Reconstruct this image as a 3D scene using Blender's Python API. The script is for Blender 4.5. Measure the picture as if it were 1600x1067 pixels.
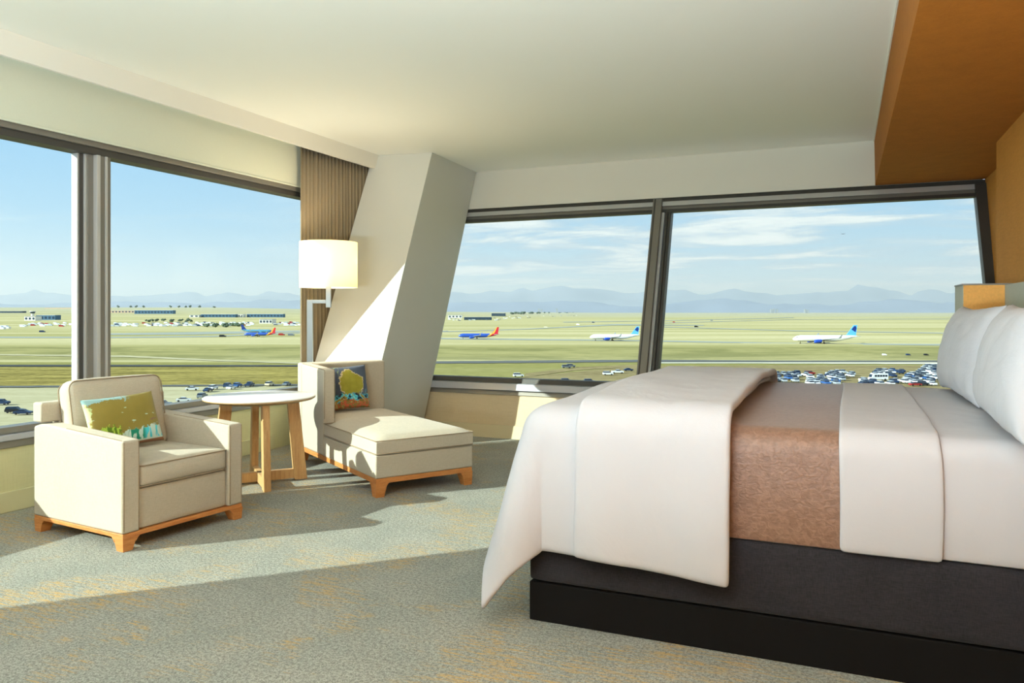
import bpy, bmesh, math, random
from mathutils import Vector, Matrix, Euler, noise as mnoise

random.seed(7)
scene = bpy.context.scene
for o in list(bpy.data.objects):
    bpy.data.objects.remove(o)

# ------------------------------------------------------------------ camera
FPX, CAMH, HORIZON = 1207.0, 1.2, 487.0
YAW = math.atan(520 / 1207)
FWD = Vector((-math.sin(YAW), math.cos(YAW), 0))
RGT = Vector((math.cos(YAW), math.sin(YAW), 0))
cam_data = bpy.data.cameras.new('camera')
cam_data.sensor_width = 36.0
cam_data.lens = FPX / 1600 * 36
cam_data.shift_y = -(533.5 - HORIZON) / 1600
cam_data.clip_start = 0.05
cam_data.clip_end = 90000
cam = bpy.data.objects.new('camera', cam_data)
scene.collection.objects.link(cam)
cam.location = (0, 0, CAMH)
cam.rotation_euler = (math.pi / 2, 0, YAW)
scene.camera = cam

# ------------------------------------------------------------------ colour management
scene.view_settings.view_transform = 'Standard'
scene.view_settings.look = 'None'
scene.view_settings.gamma = 1
scene.view_settings.use_curve_mapping = False
scene.view_settings.exposure = 0.0
scene.cycles.max_bounces = 10
scene.cycles.diffuse_bounces = 6
scene.cycles.transparent_max_bounces = 12
scene.cycles.sample_clamp_indirect = 6

# ------------------------------------------------------------------ node helper
def srgb(r, g, b):
    f = lambda c: (c / 255 / 12.92) if c / 255 <= 0.04045 else ((c / 255 + 0.055) / 1.055) ** 2.4
    return (f(r), f(g), f(b), 1)

class NT:
    """thin wrapper that builds node trees by expression"""
    def __init__(self, tree):
        self.t = tree
        self.n = tree.nodes
        self.l = tree.links
    def new(self, kind, **kw):
        nd = self.n.new(kind)
        for k, v in kw.items():
            setattr(nd, k, v)
        return nd
    def put(self, sock, v):
        if v is None:
            return
        if isinstance(v, bpy.types.NodeSocket):
            self.l.new(v, sock)
        else:
            if isinstance(v, (tuple, list, Vector)) and len(v) == 3 and sock.type == 'RGBA':
                v = (*v, 1)
            if isinstance(v, (tuple, list)) and len(v) == 4 and sock.type == 'VECTOR':
                v = v[:3]
            sock.default_value = v
    def math(self, op, a, b=None, c=None, clamp=False):
        nd = self.new('ShaderNodeMath', operation=op, use_clamp=clamp)
        self.put(nd.inputs[0], a)
        self.put(nd.inputs[1], b)
        self.put(nd.inputs[2], c)
        return nd.outputs[0]
    def mix(self, f, a, b, mode='MIX'):
        nd = self.new('ShaderNodeMix', data_type='RGBA', blend_type=mode, clamp_factor=True)
        self.put(nd.inputs['Factor'], f)
        self.put(nd.inputs[6], a)
        self.put(nd.inputs[7], b)
        return nd.outputs[2]
    def coords(self, which='Object'):
        return self.new('ShaderNodeTexCoord').outputs[which]
    def mapping(self, vec, scale=(1, 1, 1), rot=(0, 0, 0), loc=(0, 0, 0)):
        nd = self.new('ShaderNodeMapping')
        self.put(nd.inputs['Vector'], vec)
        nd.inputs['Scale'].default_value = scale
        nd.inputs['Rotation'].default_value = rot
        nd.inputs['Location'].default_value = loc
        return nd.outputs[0]
    def noise(self, vec, scale=5, detail=3, rough=0.5, dist=0.0):
        nd = self.new('ShaderNodeTexNoise')
        self.put(nd.inputs['Vector'], vec)
        nd.inputs['Scale'].default_value = scale
        nd.inputs['Detail'].default_value = detail
        nd.inputs['Roughness'].default_value = rough
        nd.inputs['Distortion'].default_value = dist
        return nd.outputs['Fac']
    def voronoi(self, vec, scale=5, feature='F1'):
        nd = self.new('ShaderNodeTexVoronoi', feature=feature)
        self.put(nd.inputs['Vector'], vec)
        nd.inputs['Scale'].default_value = scale
        return nd.outputs['Distance']
    def ramp(self, f, stops, interp='LINEAR'):
        nd = self.new('ShaderNodeValToRGB')
        nd.color_ramp.interpolation = interp
        el = nd.color_ramp.elements
        while len(el) < len(stops):
            el.new(0.5)
        for e, (p, c) in zip(el, stops):
            e.position = p
            e.color = (c, c, c, 1) if isinstance(c, (int, float)) else c
        self.put(nd.inputs[0], f)
        return nd.outputs[0]
    def step(self, f, a, b):
        nd = self.new('ShaderNodeMapRange', interpolation_type='SMOOTHSTEP')
        self.put(nd.inputs['Value'], f)
        nd.inputs['From Min'].default_value = a
        nd.inputs['From Max'].default_value = b
        return nd.outputs[0]
    def sep(self, vec):
        nd = self.new('ShaderNodeSeparateXYZ')
        self.put(nd.inputs[0], vec)
        return nd.outputs
    def comb(self, x, y, z):
        nd = self.new('ShaderNodeCombineXYZ')
        self.put(nd.inputs[0], x); self.put(nd.inputs[1], y); self.put(nd.inputs[2], z)
        return nd.outputs[0]
    def bump(self, h, strength=0.3, distance=0.01):
        nd = self.new('ShaderNodeBump')
        self.put(nd.inputs['Height'], h)
        nd.inputs['Strength'].default_value = strength
        nd.inputs['Distance'].default_value = distance
        return nd.outputs[0]

def new_mat(name):
    m = bpy.data.materials.new(name)
    m.use_nodes = True
    m.node_tree.nodes.clear()
    g = NT(m.node_tree)
    out = g.new('ShaderNodeOutputMaterial')
    return m, g, out

def principled(g, out, color, rough=0.5, metal=0.0, normal=None, spec=None, sheen=None, coat=None):
    p = g.new('ShaderNodeBsdfPrincipled')
    g.put(p.inputs['Base Color'], color)
    g.put(p.inputs['Roughness'], rough)
    g.put(p.inputs['Metallic'], metal)
    if spec is not None:
        p.inputs['Specular IOR Level'].default_value = spec
    if sheen is not None:
        p.inputs['Sheen Weight'].default_value = sheen
    if coat is not None:
        p.inputs['Coat Weight'].default_value = coat
    if normal is not None:
        g.put(p.inputs['Normal'], normal)
    g.l.new(p.outputs[0], out.inputs[0])
    return p

def simple(name, c, rough=0.5, metal=0.0, var=0.06, scale=8, bump=0.0, bscale=60, spec=None):
    m, g, out = new_mat(name)
    co = g.coords()
    n = g.noise(co, scale, 4)
    dark = tuple(x * (1 - var) for x in c[:3]) + (1,)
    lite = tuple(min(1, x * (1 + var)) for x in c[:3]) + (1,)
    col = g.mix(n, dark, lite)
    nm = g.bump(g.noise(co, bscale, 3), bump, 0.003) if bump else None
    principled(g, out, col, rough, metal, nm, spec)
    return m

# ------------------------------------------------------------------ sky and sun
SUN_AZ = Vector((0.700, 0.714, 0)).normalized()      # horizontal direction the light travels
SUN_EL = math.radians(23.6)
SUN_STRENGTH = 9.2
world = bpy.data.worlds.new('sky')
scene.world = world
world.use_nodes = True
world.node_tree.nodes.clear()
g = NT(world.node_tree)
wo = g.new('ShaderNodeOutputWorld')
bg = g.new('ShaderNodeBackground')
dirv = g.coords('Generated')
sx, sy, sz = g.sep(dirv)
el = g.math('MAXIMUM', sz, 0.0)
skycol = g.ramp(el, [(0.0, srgb(230, 243, 250)), (0.035, srgb(218, 238, 252)), (0.11, srgb(180, 220, 255)),
                     (0.24, srgb(152, 206, 255)), (0.55, srgb(140, 196, 250)), (1.0, srgb(100, 165, 235))])
den = g.math('ADD', el, 0.07)
plane = g.comb(g.math('DIVIDE', sx, den), g.math('DIVIDE', sy, den), 0.0)
n1 = g.noise(g.mapping(plane, (0.55, 0.75, 1), (0, 0, YAW), (4.3, 1.2, 0)), 1.5, 8, 0.6, 0.5)
n2 = g.noise(g.mapping(plane, (0.15, 0.3, 1), (0, 0, YAW), (1.3, 8.2, 0)), 1.1, 4, 0.5, 0.2)
azi = g.math('ADD', g.math('MULTIPLY', sx, RGT.x), g.math('MULTIPLY', sy, RGT.y))
side = g.step(azi, -0.36, -0.05)
amount = g.math('MULTIPLY', g.step(g.math('ADD', g.math('MULTIPLY', n1, 0.7), g.math('MULTIPLY', n2, 0.35)), 0.42, 0.57), side)
amount = g.math('MAXIMUM', amount, g.math('MULTIPLY', g.step(n1, 0.45, 0.75), 0.25))
cloudcol = g.mix(g.step(n1, 0.42, 0.66), srgb(200, 216, 236), (1.15, 1.14, 1.14, 1))
amount = g.math('MULTIPLY', amount, g.step(el, 0.005, 0.06))
skyfin = g.mix(g.math('MULTIPLY', amount, 0.9), skycol, cloudcol)
ground = g.mix(g.step(sz, -0.02, 0.0), srgb(150, 150, 110), skyfin)
g.put(bg.inputs[0], ground)
bg.inputs[1].default_value = 1.0
g.l.new(bg.outputs[0], wo.inputs[0])

sun_d = bpy.data.lights.new('sun', 'SUN')
sun_d.energy = SUN_STRENGTH
sun_d.color = (0.96, 1.0, 0.955)
sun_d.angle = math.radians(0.55)
sun = bpy.data.objects.new('sun', sun_d)
scene.collection.objects.link(sun)
L = Vector((SUN_AZ.x * math.cos(SUN_EL), SUN_AZ.y * math.cos(SUN_EL), -math.sin(SUN_EL)))
sun.rotation_euler = L.to_track_quat('-Z', 'Y').to_euler()
sun.location = (-8, -6, 6)

# unseen fill lights added behind the camera to brighten the room
def add_fill_light(loc, size, power, color=(1, 0.95, 0.88), rot=(0, 0, 0)):
    d = bpy.data.lights.new('fill_light', 'AREA')
    d.shape = 'RECTANGLE'
    d.size, d.size_y = size
    d.energy = power
    d.color = color
    o = bpy.data.objects.new('fill_light', d)
    o.location = loc
    o.rotation_euler = rot
    scene.collection.objects.link(o)
    return o
# (location, size, power, rotation)
COOL = (0.80, 0.94, 1.0)
UP_FILL = [((-3.2, -0.9, 0.95), (1.3, 0.5), 20), ((-0.8, -0.8, 0.95), (1.4, 0.5), 520)]  # added upward fill, mainly to lift the ceiling
REAR_FILL = ((-1.9, -5.90, 1.9), (4.6, 1.1), 40)  # added frontal fill from the unseen rear wall
for loc, size, p in UP_FILL:
    add_fill_light(loc, size, p, COOL, (math.pi - math.radians(11), 0, 0))
add_fill_light(REAR_FILL[0], REAR_FILL[1], REAR_FILL[2], COOL, (math.radians(90), 0, 0))

# ------------------------------------------------------------------ object helpers
def link(o):
    scene.collection.objects.link(o)
    return o

def obj(name, bm, mats, parent=None, smooth=None, mods=()):
    me = bpy.data.meshes.new(name)
    bmesh.ops.recalc_face_normals(bm, faces=bm.faces)
    bm.to_mesh(me)
    bm.free()
    for m in (mats if isinstance(mats, (list, tuple)) else [mats]):
        me.materials.append(m)
    if smooth is not None:
        for p in me.polygons:
            p.use_smooth = True
        me.set_sharp_from_angle(angle=math.radians(smooth))
    o = link(bpy.data.objects.new(name, me))
    if parent is not None:
        o.parent = parent
    for kind, kw in mods:
        md = o.modifiers.new(kind.lower(), kind)
        for k, v in kw.items():
            setattr(md, k, v)
    return o

def bev(w=0.005, seg=2):
    return ('BEVEL', dict(width=w, segments=seg, limit_method='ANGLE', angle_limit=math.radians(35)))

def empty(name, loc=(0, 0, 0), rz=0.0):
    o = link(bpy.data.objects.new(name, None))
    o.location = loc
    o.rotation_euler = (0, 0, rz)
    o.empty_display_size = 0.1
    return o

def tag(o, label=None, cat=None, group=None, kind=None):
    if label: o['label'] = label
    if cat: o['category'] = cat
    if group: o['group'] = group
    if kind: o['kind'] = kind
    return o

def struct(o, label=None):
    o['kind'] = 'structure'
    if label: o['label'] = label
    return o

def hexa(bm, pts, mi=0):
    """pts: 4 bottom then 4 top, same winding"""
    v = [bm.verts.new(p) for p in pts]
    fs = [(0, 3, 2, 1), (4, 5, 6, 7), (0, 1, 5, 4), (1, 2, 6, 5), (2, 3, 7, 6), (3, 0, 4, 7)]
    for f in fs:
        fc = bm.faces.new([v[i] for i in f])
        fc.material_index = mi
    return v

def box(bm, x0, x1, y0, y1, z0, z1, mi=0):
    return hexa(bm, [(x0, y0, z0), (x1, y0, z0), (x1, y1, z0), (x0, y1, z0),
                     (x0, y0, z1), (x1, y0, z1), (x1, y1, z1), (x0, y1, z1)], mi)

def boxbm(*a):
    bm = bmesh.new()
    box(bm, *a)
    return bm

def prism(bm, outline, axis, a, b, mi=0):
    """extrude a 2-D outline along an axis: axis 0=x (outline in y,z), 1=y (x,z), 2=z (x,y)"""
    def P(u, v, w):
        return [(w, u, v), (u, w, v), (u, v, w)][axis]
    va = [bm.verts.new(P(u, v, a)) for u, v in outline]
    vb = [bm.verts.new(P(u, v, b)) for u, v in outline]
    n = len(outline)
    bm.faces.new(va).material_index = mi
    bm.faces.new(vb[::-1]).material_index = mi
    for i in range(n):
        j = (i + 1) % n
        bm.faces.new([va[i], vb[i], vb[j], va[j]]).material_index = mi

def ring_loft(bm, rings, mi=0, cap=True, closed=False):
    vs = [[bm.verts.new(p) for p in r] for r in rings]
    n = len(vs[0])
    cnt = len(vs)
    for i in range(cnt if closed else cnt - 1):
        a, b = vs[i], vs[(i + 1) % cnt]
        for j in range(n):
            k = (j + 1) % n
            f = bm.faces.new([a[j], a[k], b[k], b[j]])
            f.material_index = mi if not callable(mi) else mi(i, j)
    if cap and not closed:
        bm.faces.new(vs[0][::-1])
        bm.faces.new(vs[-1])
    return vs

def cyl(bm, p0, p1, r0, r1=None, n=12, mi=0):
    r1 = r0 if r1 is None else r1
    p0, p1 = Vector(p0), Vector(p1)
    d = (p1 - p0).normalized()
    up = Vector((0, 0, 1)) if abs(d.z) < 0.9 else Vector((1, 0, 0))
    a = d.cross(up).normalized()
    b = d.cross(a)
    ring = lambda p, r: [p + a * math.cos(2 * math.pi * i / n) * r + b * math.sin(2 * math.pi * i / n) * r for i in range(n)]
    ring_loft(bm, [ring(p0, r0), ring(p1, r1)], mi)

def tube(bm, pts, r, n=6, closed=True):
    pts = [Vector(p) for p in pts]
    rings = []
    cnt = len(pts)
    for i, p in enumerate(pts):
        a = pts[(i - 1) % cnt] if (closed or i > 0) else p
        b = pts[(i + 1) % cnt] if (closed or i < cnt - 1) else p
        d = (b - a).normalized()
        up = Vector((0.13, 0.21, 0.97)) if abs(d.z) < 0.8 else Vector((0.9, 0.3, 0.1))
        s = d.cross(up).normalized()
        t = d.cross(s)
        rings.append([p + s * math.cos(2 * math.pi * k / n) * r + t * math.sin(2 * math.pi * k / n) * r for k in range(n)])
    ring_loft(bm, rings, 0, cap=True, closed=closed)

def soft_box(bm, half, r=0.03, n=12, puff=(0, 0, 0), center=(0, 0, 0), dent=0.0, mat=None):
    """rounded, optionally puffed box; puff = outward bulge of the x, y and z faces"""
    hx, hy, hz = half
    vid = {}
    def vert(i, j, k):
        key = (i, j, k)
        if key in vid:
            return vid[key]
        u = [(2 * a / n - 1) for a in key]
        # denser sampling near the edges
        u = [math.copysign(1 - (1 - abs(c)) ** 1.35, c) for c in u]
        p = Vector((u[0] * hx, u[1] * hy, u[2] * hz))
        q = Vector((max(-hx + r, min(hx - r, p.x)), max(-hy + r, min(hy - r, p.y)), max(-hz + r, min(hz - r, p.z))))
        d = p - q
        if d.length > 1e-9:
            p = q + d.normalized() * r
        sx_ = (1 - u[0] ** 2); sy_ = (1 - u[1] ** 2); sz_ = (1 - u[2] ** 2)
        if abs(key[0] * 2 - n) == n: p.x += math.copysign(puff[0] * sy_ * sz_, u[0])
        if abs(key[1] * 2 - n) == n: p.y += math.copysign(puff[1] * sx_ * sz_, u[1])
        if abs(key[2] * 2 - n) == n: p.z += math.copysign(puff[2] * (sx_ * sy_) ** 0.6, u[2])
        if dent:
            p += Vector([dent * mnoise.noise(p * 6 + Vector((s * 3.1, 0, 0))) for s in (1, 2, 3)])
        p += Vector(center)
        if mat is not None:
            p = mat @ p
        vid[key] = bm.verts.new(p)
        return vid[key]
    for ax in range(3):
        for side in (0, n):
            for a in range(n):
                for b in range(n):
                    def K(s, t):
                        k = [0, 0, 0]
                        k[ax] = side
                        k[(ax + 1) % 3] = s
                        k[(ax + 2) % 3] = t
                        return tuple(k)
                    bm.faces.new([vert(*K(a, b)), vert(*K(a + 1, b)), vert(*K(a + 1, b + 1)), vert(*K(a, b + 1))])
    return bm

def softbm(half, r=0.03, n=12, puff=(0, 0, 0), center=(0, 0, 0), dent=0.0, mat=None):
    return soft_box(bmesh.new(), half, r, n, puff, center, dent, mat)

def rrect(hx, hy, r, n=5):
    pts = []
    for cx, cy, a0 in ((hx - r, hy - r, 0), (-hx + r, hy - r, 90), (-hx + r, -hy + r, 180), (hx - r, -hy + r, 270)):
        for i in range(n + 1):
            a = math.radians(a0 + 90 * i / n)
            pts.append((cx + r * math.cos(a), cy + r * math.sin(a)))
    return pts

def copy_tree(o, parent=None):
    c = o.copy()
    link(c)
    if parent is not None:
        c.parent = parent
    for ch in list(KIDS.get(o.name, ())) or [k for k in o.children]:
        copy_tree(ch, c)
    return c
KIDS = {}
# ------------------------------------------------------------------ materials
def fabric(name, c, var=0.10, thread=420, bump=0.25, rough=0.85, sheen=0.15, slub=True):
    m, g, out = new_mat(name)
    co = g.coords()
    a = g.noise(g.mapping(co, (thread, thread, thread * 0.12)), 1.0, 2, 0.6)
    b = g.noise(g.mapping(co, (thread * 0.10, thread * 0.10, thread)), 1.0, 2, 0.6)
    w = g.math('ADD', g.math('MULTIPLY', a, 0.5), g.math('MULTIPLY', b, 0.5))
    big = g.noise(co, 3, 3)
    f = g.math('ADD', g.math('MULTIPLY', w, 0.8), g.math('MULTIPLY', big, 0.2))
    f = g.step(f, 0.3, 0.7)
    col = g.mix(f, tuple(x * (1 - var) for x in c[:3]) + (1,), tuple(min(1, x * (1 + var)) for x in c[:3]) + (1,))
    principled(g, out, col, rough, 0, g.bump(w, bump, 0.002), 0.2, sheen)
    return m

def cloth(name, c, bump=0.25, fine=300):
    m, g, out = new_mat(name)
    co = g.coords()
    wr = g.noise(g.mapping(co, (1, 1, 0.6)), 5.5, 4, 0.5, 0.6)
    fn = g.noise(co, fine, 2)
    h = g.math('ADD', wr, g.math('MULTIPLY', fn, 0.03))
    col = g.mix(g.noise(co, 2.2, 2), tuple(x * 0.97 for x in c[:3]) + (1,), c)
    principled(g, out, col, 0.8, 0, g.bump(h, bump, 0.02), 0.2, 0.1)
    return m

def wood(name, c1, c2, scale=1.0, axis=(14, 14, 1.2), rough=0.45, bump=0.05):
    m, g, out = new_mat(name)
    co = g.mapping(g.coords(), tuple(a * scale for a in axis))
    n = g.noise(co, 3.0, 6, 0.6, 0.8)
    n2 = g.noise(co, 14.0, 3, 0.6, 0.2)
    f = g.math('ADD', g.math('MULTIPLY', n, 0.7), g.math('MULTIPLY', n2, 0.3))
    col = g.ramp(f, [(0.3, c1), (0.7, c2)])
    principled(g, out, col, rough, 0, g.bump(f, bump, 0.002), 0.4)
    return m

M = {}
M['wall'] = simple('plaster_wall', srgb(222, 219, 208), 0.9, var=0.015, scale=2, bump=0.04, bscale=250)
M['ceiling'] = simple('ceiling_paint', srgb(240, 240, 232), 0.92, var=0.01, scale=1.5, bump=0.03, bscale=200)
M['wallpaper_left'] = fabric('yellow_green_wallcovering', srgb(205, 203, 160), 0.04, 90, 0.08, 0.9, 0)
M['wallpaper_back'] = fabric('beige_wallcovering', srgb(196, 178, 146), 0.05, 90, 0.10, 0.9, 0)
M['base_left'] = simple('left_baseboard_vinyl', srgb(200, 198, 158), 0.7, var=0.03)
M['base_back'] = simple('back_baseboard_vinyl', srgb(188, 176, 142), 0.7, var=0.03)
M['column'] = simple('column_paint', srgb(204, 206, 199), 0.85, var=0.015, scale=1.6, bump=0.03, bscale=220)
M['frame'] = simple('anodised_frame', srgb(128, 124, 116), 0.42, 0.35, var=0.06, scale=4)
M['frame_dark'] = simple('dark_gasket_frame', srgb(70, 68, 64), 0.5, 0.2, var=0.08, scale=4)
M['frame_light'] = simple('light_aluminium_frame', srgb(188, 188, 186), 0.38, 0.3, var=0.04, scale=3)
M['sill'] = simple('brushed_sill', srgb(176, 178, 186), 0.35, 0.35, var=0.05, scale=3)
M['linen'] = fabric('oatmeal_linen', srgb(180, 170, 151), 0.11)
M['linen_pipe'] = fabric('linen_piping', srgb(140, 122, 98), 0.1)
M['legwood'] = wood('honey_wood', srgb(168, 100, 48), srgb(206, 142, 80), 1.0, (3, 3, 20))
M['oak'] = wood('pale_oak', srgb(176, 130, 78), srgb(214, 176, 122), 1.0, (22, 22, 2))
M['tabletop'] = simple('white_laminate', srgb(226, 222, 216), 0.35, var=0.02)
M['tableedge'] = wood('table_edge_wood', srgb(150, 118, 76), srgb(186, 156, 110), 1.0, (4, 4, 30))
M['chrome'] = simple('brushed_nickel', srgb(150, 154, 154), 0.3, 0.9, var=0.03)
M['white_sheet'] = cloth('white_cotton', srgb(194, 192, 197), 0.30)
M['duvet'] = cloth('duvet_cotton', srgb(196, 194, 199), 0.42)
M['pillow'] = cloth('pillowcase_cotton', srgb(194, 194, 200), 0.5)
M['plinth'] = simple('black_plinth', srgb(16, 13, 12), 0.8, var=0.1, spec=0.15)
M['boxspring'] = fabric('charcoal_tweed', srgb(42, 39, 43), 0.45, 500, 0.4, 0.9, 0.1)
M['headboard'] = fabric('grey_green_headboard', srgb(168, 172, 156), 0.06, 200, 0.1)
M['orange'] = fabric('orange_wallcovering', srgb(196, 138, 66), 0.10, 120, 0.15, 0.8, 0)
M['orange_pad'] = simple('orange_cork_fabric', srgb(232, 172, 92), 0.8, var=0.16, scale=90, bump=0.2, bscale=150)
M['dark_recess'] = simple('dark_recess', srgb(60, 50, 40), 0.7)
M['curtain'] = fabric('taupe_curtain', srgb(132, 120, 98), 0.08, 300, 0.15, 0.85, 0.1)
M['shade_roll'] = fabric('roller_shade_fabric', srgb(204, 208, 190), 0.02, 400, 0.04, 0.9, 0)

# wood veneer soffit: same wall covering family, browner
M['soffit'] = fabric('amber_wallcovering', srgb(166, 104, 36), 0.10, 90, 0.22, 0.75, 0)

def mat_blanket():
    m, g, out = new_mat('embossed_copper_blanket')
    co = g.coords()
    a = g.noise(g.mapping(co, (1, 1, 1)), 48, 3, 0.55, 1.2)
    b = g.noise(g.mapping(co, (30, 110, 110)), 1.0, 3, 0.6, 0.6)
    col = g.mix(g.step(g.math('ADD', a, g.math('MULTIPLY', b, 0.4)), 0.5, 0.95), srgb(116, 82, 62), srgb(138, 102, 82))
    principled(g, out, col, 0.42, 0, g.bump(g.math('ADD', a, g.math('MULTIPLY', b, 0.5)), 0.40, 0.005), 0.5, 0.2)
    return m
M['blanket'] = mat_blanket()

def mat_carpet():
    m, g, out = new_mat('patterned_carpet')
    co = g.coords()
    pile = g.noise(co, 170, 3, 0.75)
    pile2 = g.noise(co, 75, 3, 0.6)
    big = g.noise(co, 1.5, 5, 0.6, 0.6)
    mid = g.noise(co, 3.2, 4, 0.6, 0.5)
    def threads(rot, sc, a, b):
        mp = g.mapping(co, (sc, sc * 12.0, 1), (0, 0, rot))
        return g.step(g.noise(mp, 1.0, 4, 0.7, 0.4), a - 0.02, b)
    t1 = threads(0, 8.0, 0.535, 0.575)
    t2 = threads(math.radians(90), 9.0, 0.57, 0.60)
    t3 = threads(math.radians(90), 3.0, 0.60, 0.62)
    mask = g.step(big, 0.49, 0.62)
    mask2 = g.step(g.noise(g.mapping(co, (1, 1, 1), (0, 0, 0), (7, 3, 0)), 1.9, 4, 0.6), 0.50, 0.58)
    gold = g.math('MAXIMUM', g.math('MULTIPLY', t1, mask), g.math('MULTIPLY', t2, mask2))
    gold = g.math('MAXIMUM', gold, g.math('MULTIPLY', t3, g.math('MULTIPLY', mask2, 0.7)))
    gold = g.math('MULTIPLY', gold, g.step(pile2, 0.30, 0.48))
    base = g.mix(g.step(mid, 0.35, 0.68), srgb(146, 148, 135), srgb(168, 165, 150))
    base = g.mix(g.step(g.math('ADD', g.math('MULTIPLY', pile, 0.6), g.math('MULTIPLY', pile2, 0.4)), 0.40, 0.60), g.mix(0.75, base, srgb(92, 92, 84)), g.mix(0.3, base, srgb(210, 212, 200)))
    col = g.mix(g.math('MULTIPLY', gold, 0.8), base, srgb(198, 156, 76))
    principled(g, out, col, 0.95, 0, g.bump(g.math('ADD', pile, g.math('MULTIPLY', pile2, 0.5)), 0.8, 0.012), 0.1, 0.15)
    return m
M['carpet'] = mat_carpet()

def mat_glass():
    m, g, out = new_mat('window_glass')
    tr = g.new('ShaderNodeBsdfTransparent')
    tr.inputs[0].default_value = (0.94, 0.985, 0.955, 1)
    gl = g.new('ShaderNodeBsdfGlossy')
    gl.inputs['Roughness'].default_value = 0.02
    mx = g.new('ShaderNodeMixShader')
    fr = g.new('ShaderNodeFresnel')
    fr.inputs[0].default_value = 1.10
    g.l.new(fr.outputs[0], mx.inputs[0])
    g.l.new(tr.outputs[0], mx.inputs[1])
    g.l.new(gl.outputs[0], mx.inputs[2])
    g.l.new(mx.outputs[0], out.inputs[0])
    return m
M['glass'] = mat_glass()

def mat_lampshade():
    m, g, out = new_mat('linen_lampshade')
    df = g.new('ShaderNodeBsdfDiffuse')
    df.inputs[0].default_value = srgb(248, 243, 230)
    tl = g.new('ShaderNodeBsdfTranslucent')
    tl.inputs[0].default_value = srgb(252, 240, 205)
    mx = g.new('ShaderNodeMixShader')
    mx.inputs[0].default_value = 0.5
    g.l.new(df.outputs[0], mx.inputs[1])
    g.l.new(tl.outputs[0], mx.inputs[2])
    g.l.new(mx.outputs[0], out.inputs[0])
    return m
M['lampshade'] = mat_lampshade()

def mat_emit(name, c, s):
    m, g, out = new_mat(name)
    e = g.new('ShaderNodeEmission')
    e.inputs[0].default_value = c
    e.inputs[1].default_value = s
    g.l.new(e.outputs[0], out.inputs[0])
    return m
M['bulb'] = mat_emit('lit_bulb', (1, 0.85, 0.6, 1), 6)
M['diffuser'] = mat_emit('lit_diffuser', (1, 0.95, 0.88, 1), 2.5)

def mat_art_lumbar():
    """painterly print: olive field, leafy green at one end, mint band with teal strokes"""
    m, g, out = new_mat('painterly_lumbar_print')
    co = g.coords()
    x, y, z = g.sep(co)            # x -0.22..0.22 across, y -0.14..0.14 up
    w = g.math('MULTIPLY', g.math('SUBTRACT', g.noise(co, 14, 4, 0.6), 0.5), 0.09)
    w2 = g.math('MULTIPLY', g.math('SUBTRACT', g.noise(co, 60, 3, 0.6), 0.5), 0.05)
    yy = g.math('ADD', g.math('ADD', y, w), w2)
    xx = g.math('ADD', g.math('ADD', x, w), w2)
    col = g.mix(g.noise(co, 6, 3), srgb(118, 104, 34), srgb(150, 134, 62))
    # darker dabs
    dab = g.step(g.noise(g.mapping(co, (9, 26, 1), (0, 0, 0.2)), 1.0, 3), 0.66, 0.70)
    col = g.mix(g.math('MULTIPLY', dab, 0.7), col, srgb(126, 92, 84))
    dab2 = g.step(g.noise(g.mapping(co, (10, 34, 1), (0, 0, 0.1), (3, 5, 0)), 1.0, 2), 0.66, 0.69)
    col = g.mix(dab2, col, srgb(176, 200, 176))
    # mint lower band
    mint = g.step(g.math('MULTIPLY', g.math('ADD', yy, g.math('MULTIPLY', x, -0.12)), -1), 0.060, 0.066)
    col = g.mix(mint, col, srgb(190, 214, 204))
    band = g.math('MULTIPLY', mint, g.step(y, -0.128, -0.118))
    stroke = g.math('MULTIPLY', g.step(g.noise(g.mapping(co, (34, 9, 1), (0, 0, 0.1)), 1.0, 3), 0.50, 0.54), g.step(x, -0.03, 0.0))
    teal = g.mix(g.step(x, 0.07, 0.10), srgb(14, 132, 106), srgb(70, 196, 214))
    col = g.mix(g.math('MULTIPLY', band, stroke), col, teal)
    # leafy corner
    dx = g.math('ADD', xx, 0.13)
    dy = g.math('ADD', yy, 0.085)
    rr = g.math('SQRT', g.math('ADD', g.math('MULTIPLY', dx, dx), g.math('MULTIPLY', g.math('MULTIPLY', dy, dy), 2.2)))
    leaf = g.step(rr, 0.095, 0.08)
    leafc = g.mix(g.step(g.noise(g.mapping(co, (60, 25, 1), (0, 0, 0.7)), 1.0, 2), 0.45, 0.55), srgb(86, 118, 20), srgb(168, 200, 70))
    col = g.mix(leaf, col, leafc)
    # pale green border at left, blue mint along the top
    col = g.mix(g.step(xx, -0.185, -0.20), col, srgb(206, 226, 160))
    col = g.mix(g.math('MULTIPLY', g.step(yy, 0.118, 0.124), g.step(x, 0.06, 0.0)), col, srgb(150, 190, 190))
    col = g.mix(g.step(y, -0.127, -0.133), col, srgb(130, 84, 52))
    principled(g, out, col, 0.6, 0, g.bump(g.noise(co, 200, 2), 0.15, 0.002), 0.3, 0.1)
    return m
M['art_lumbar'] = mat_art_lumbar()

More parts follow.
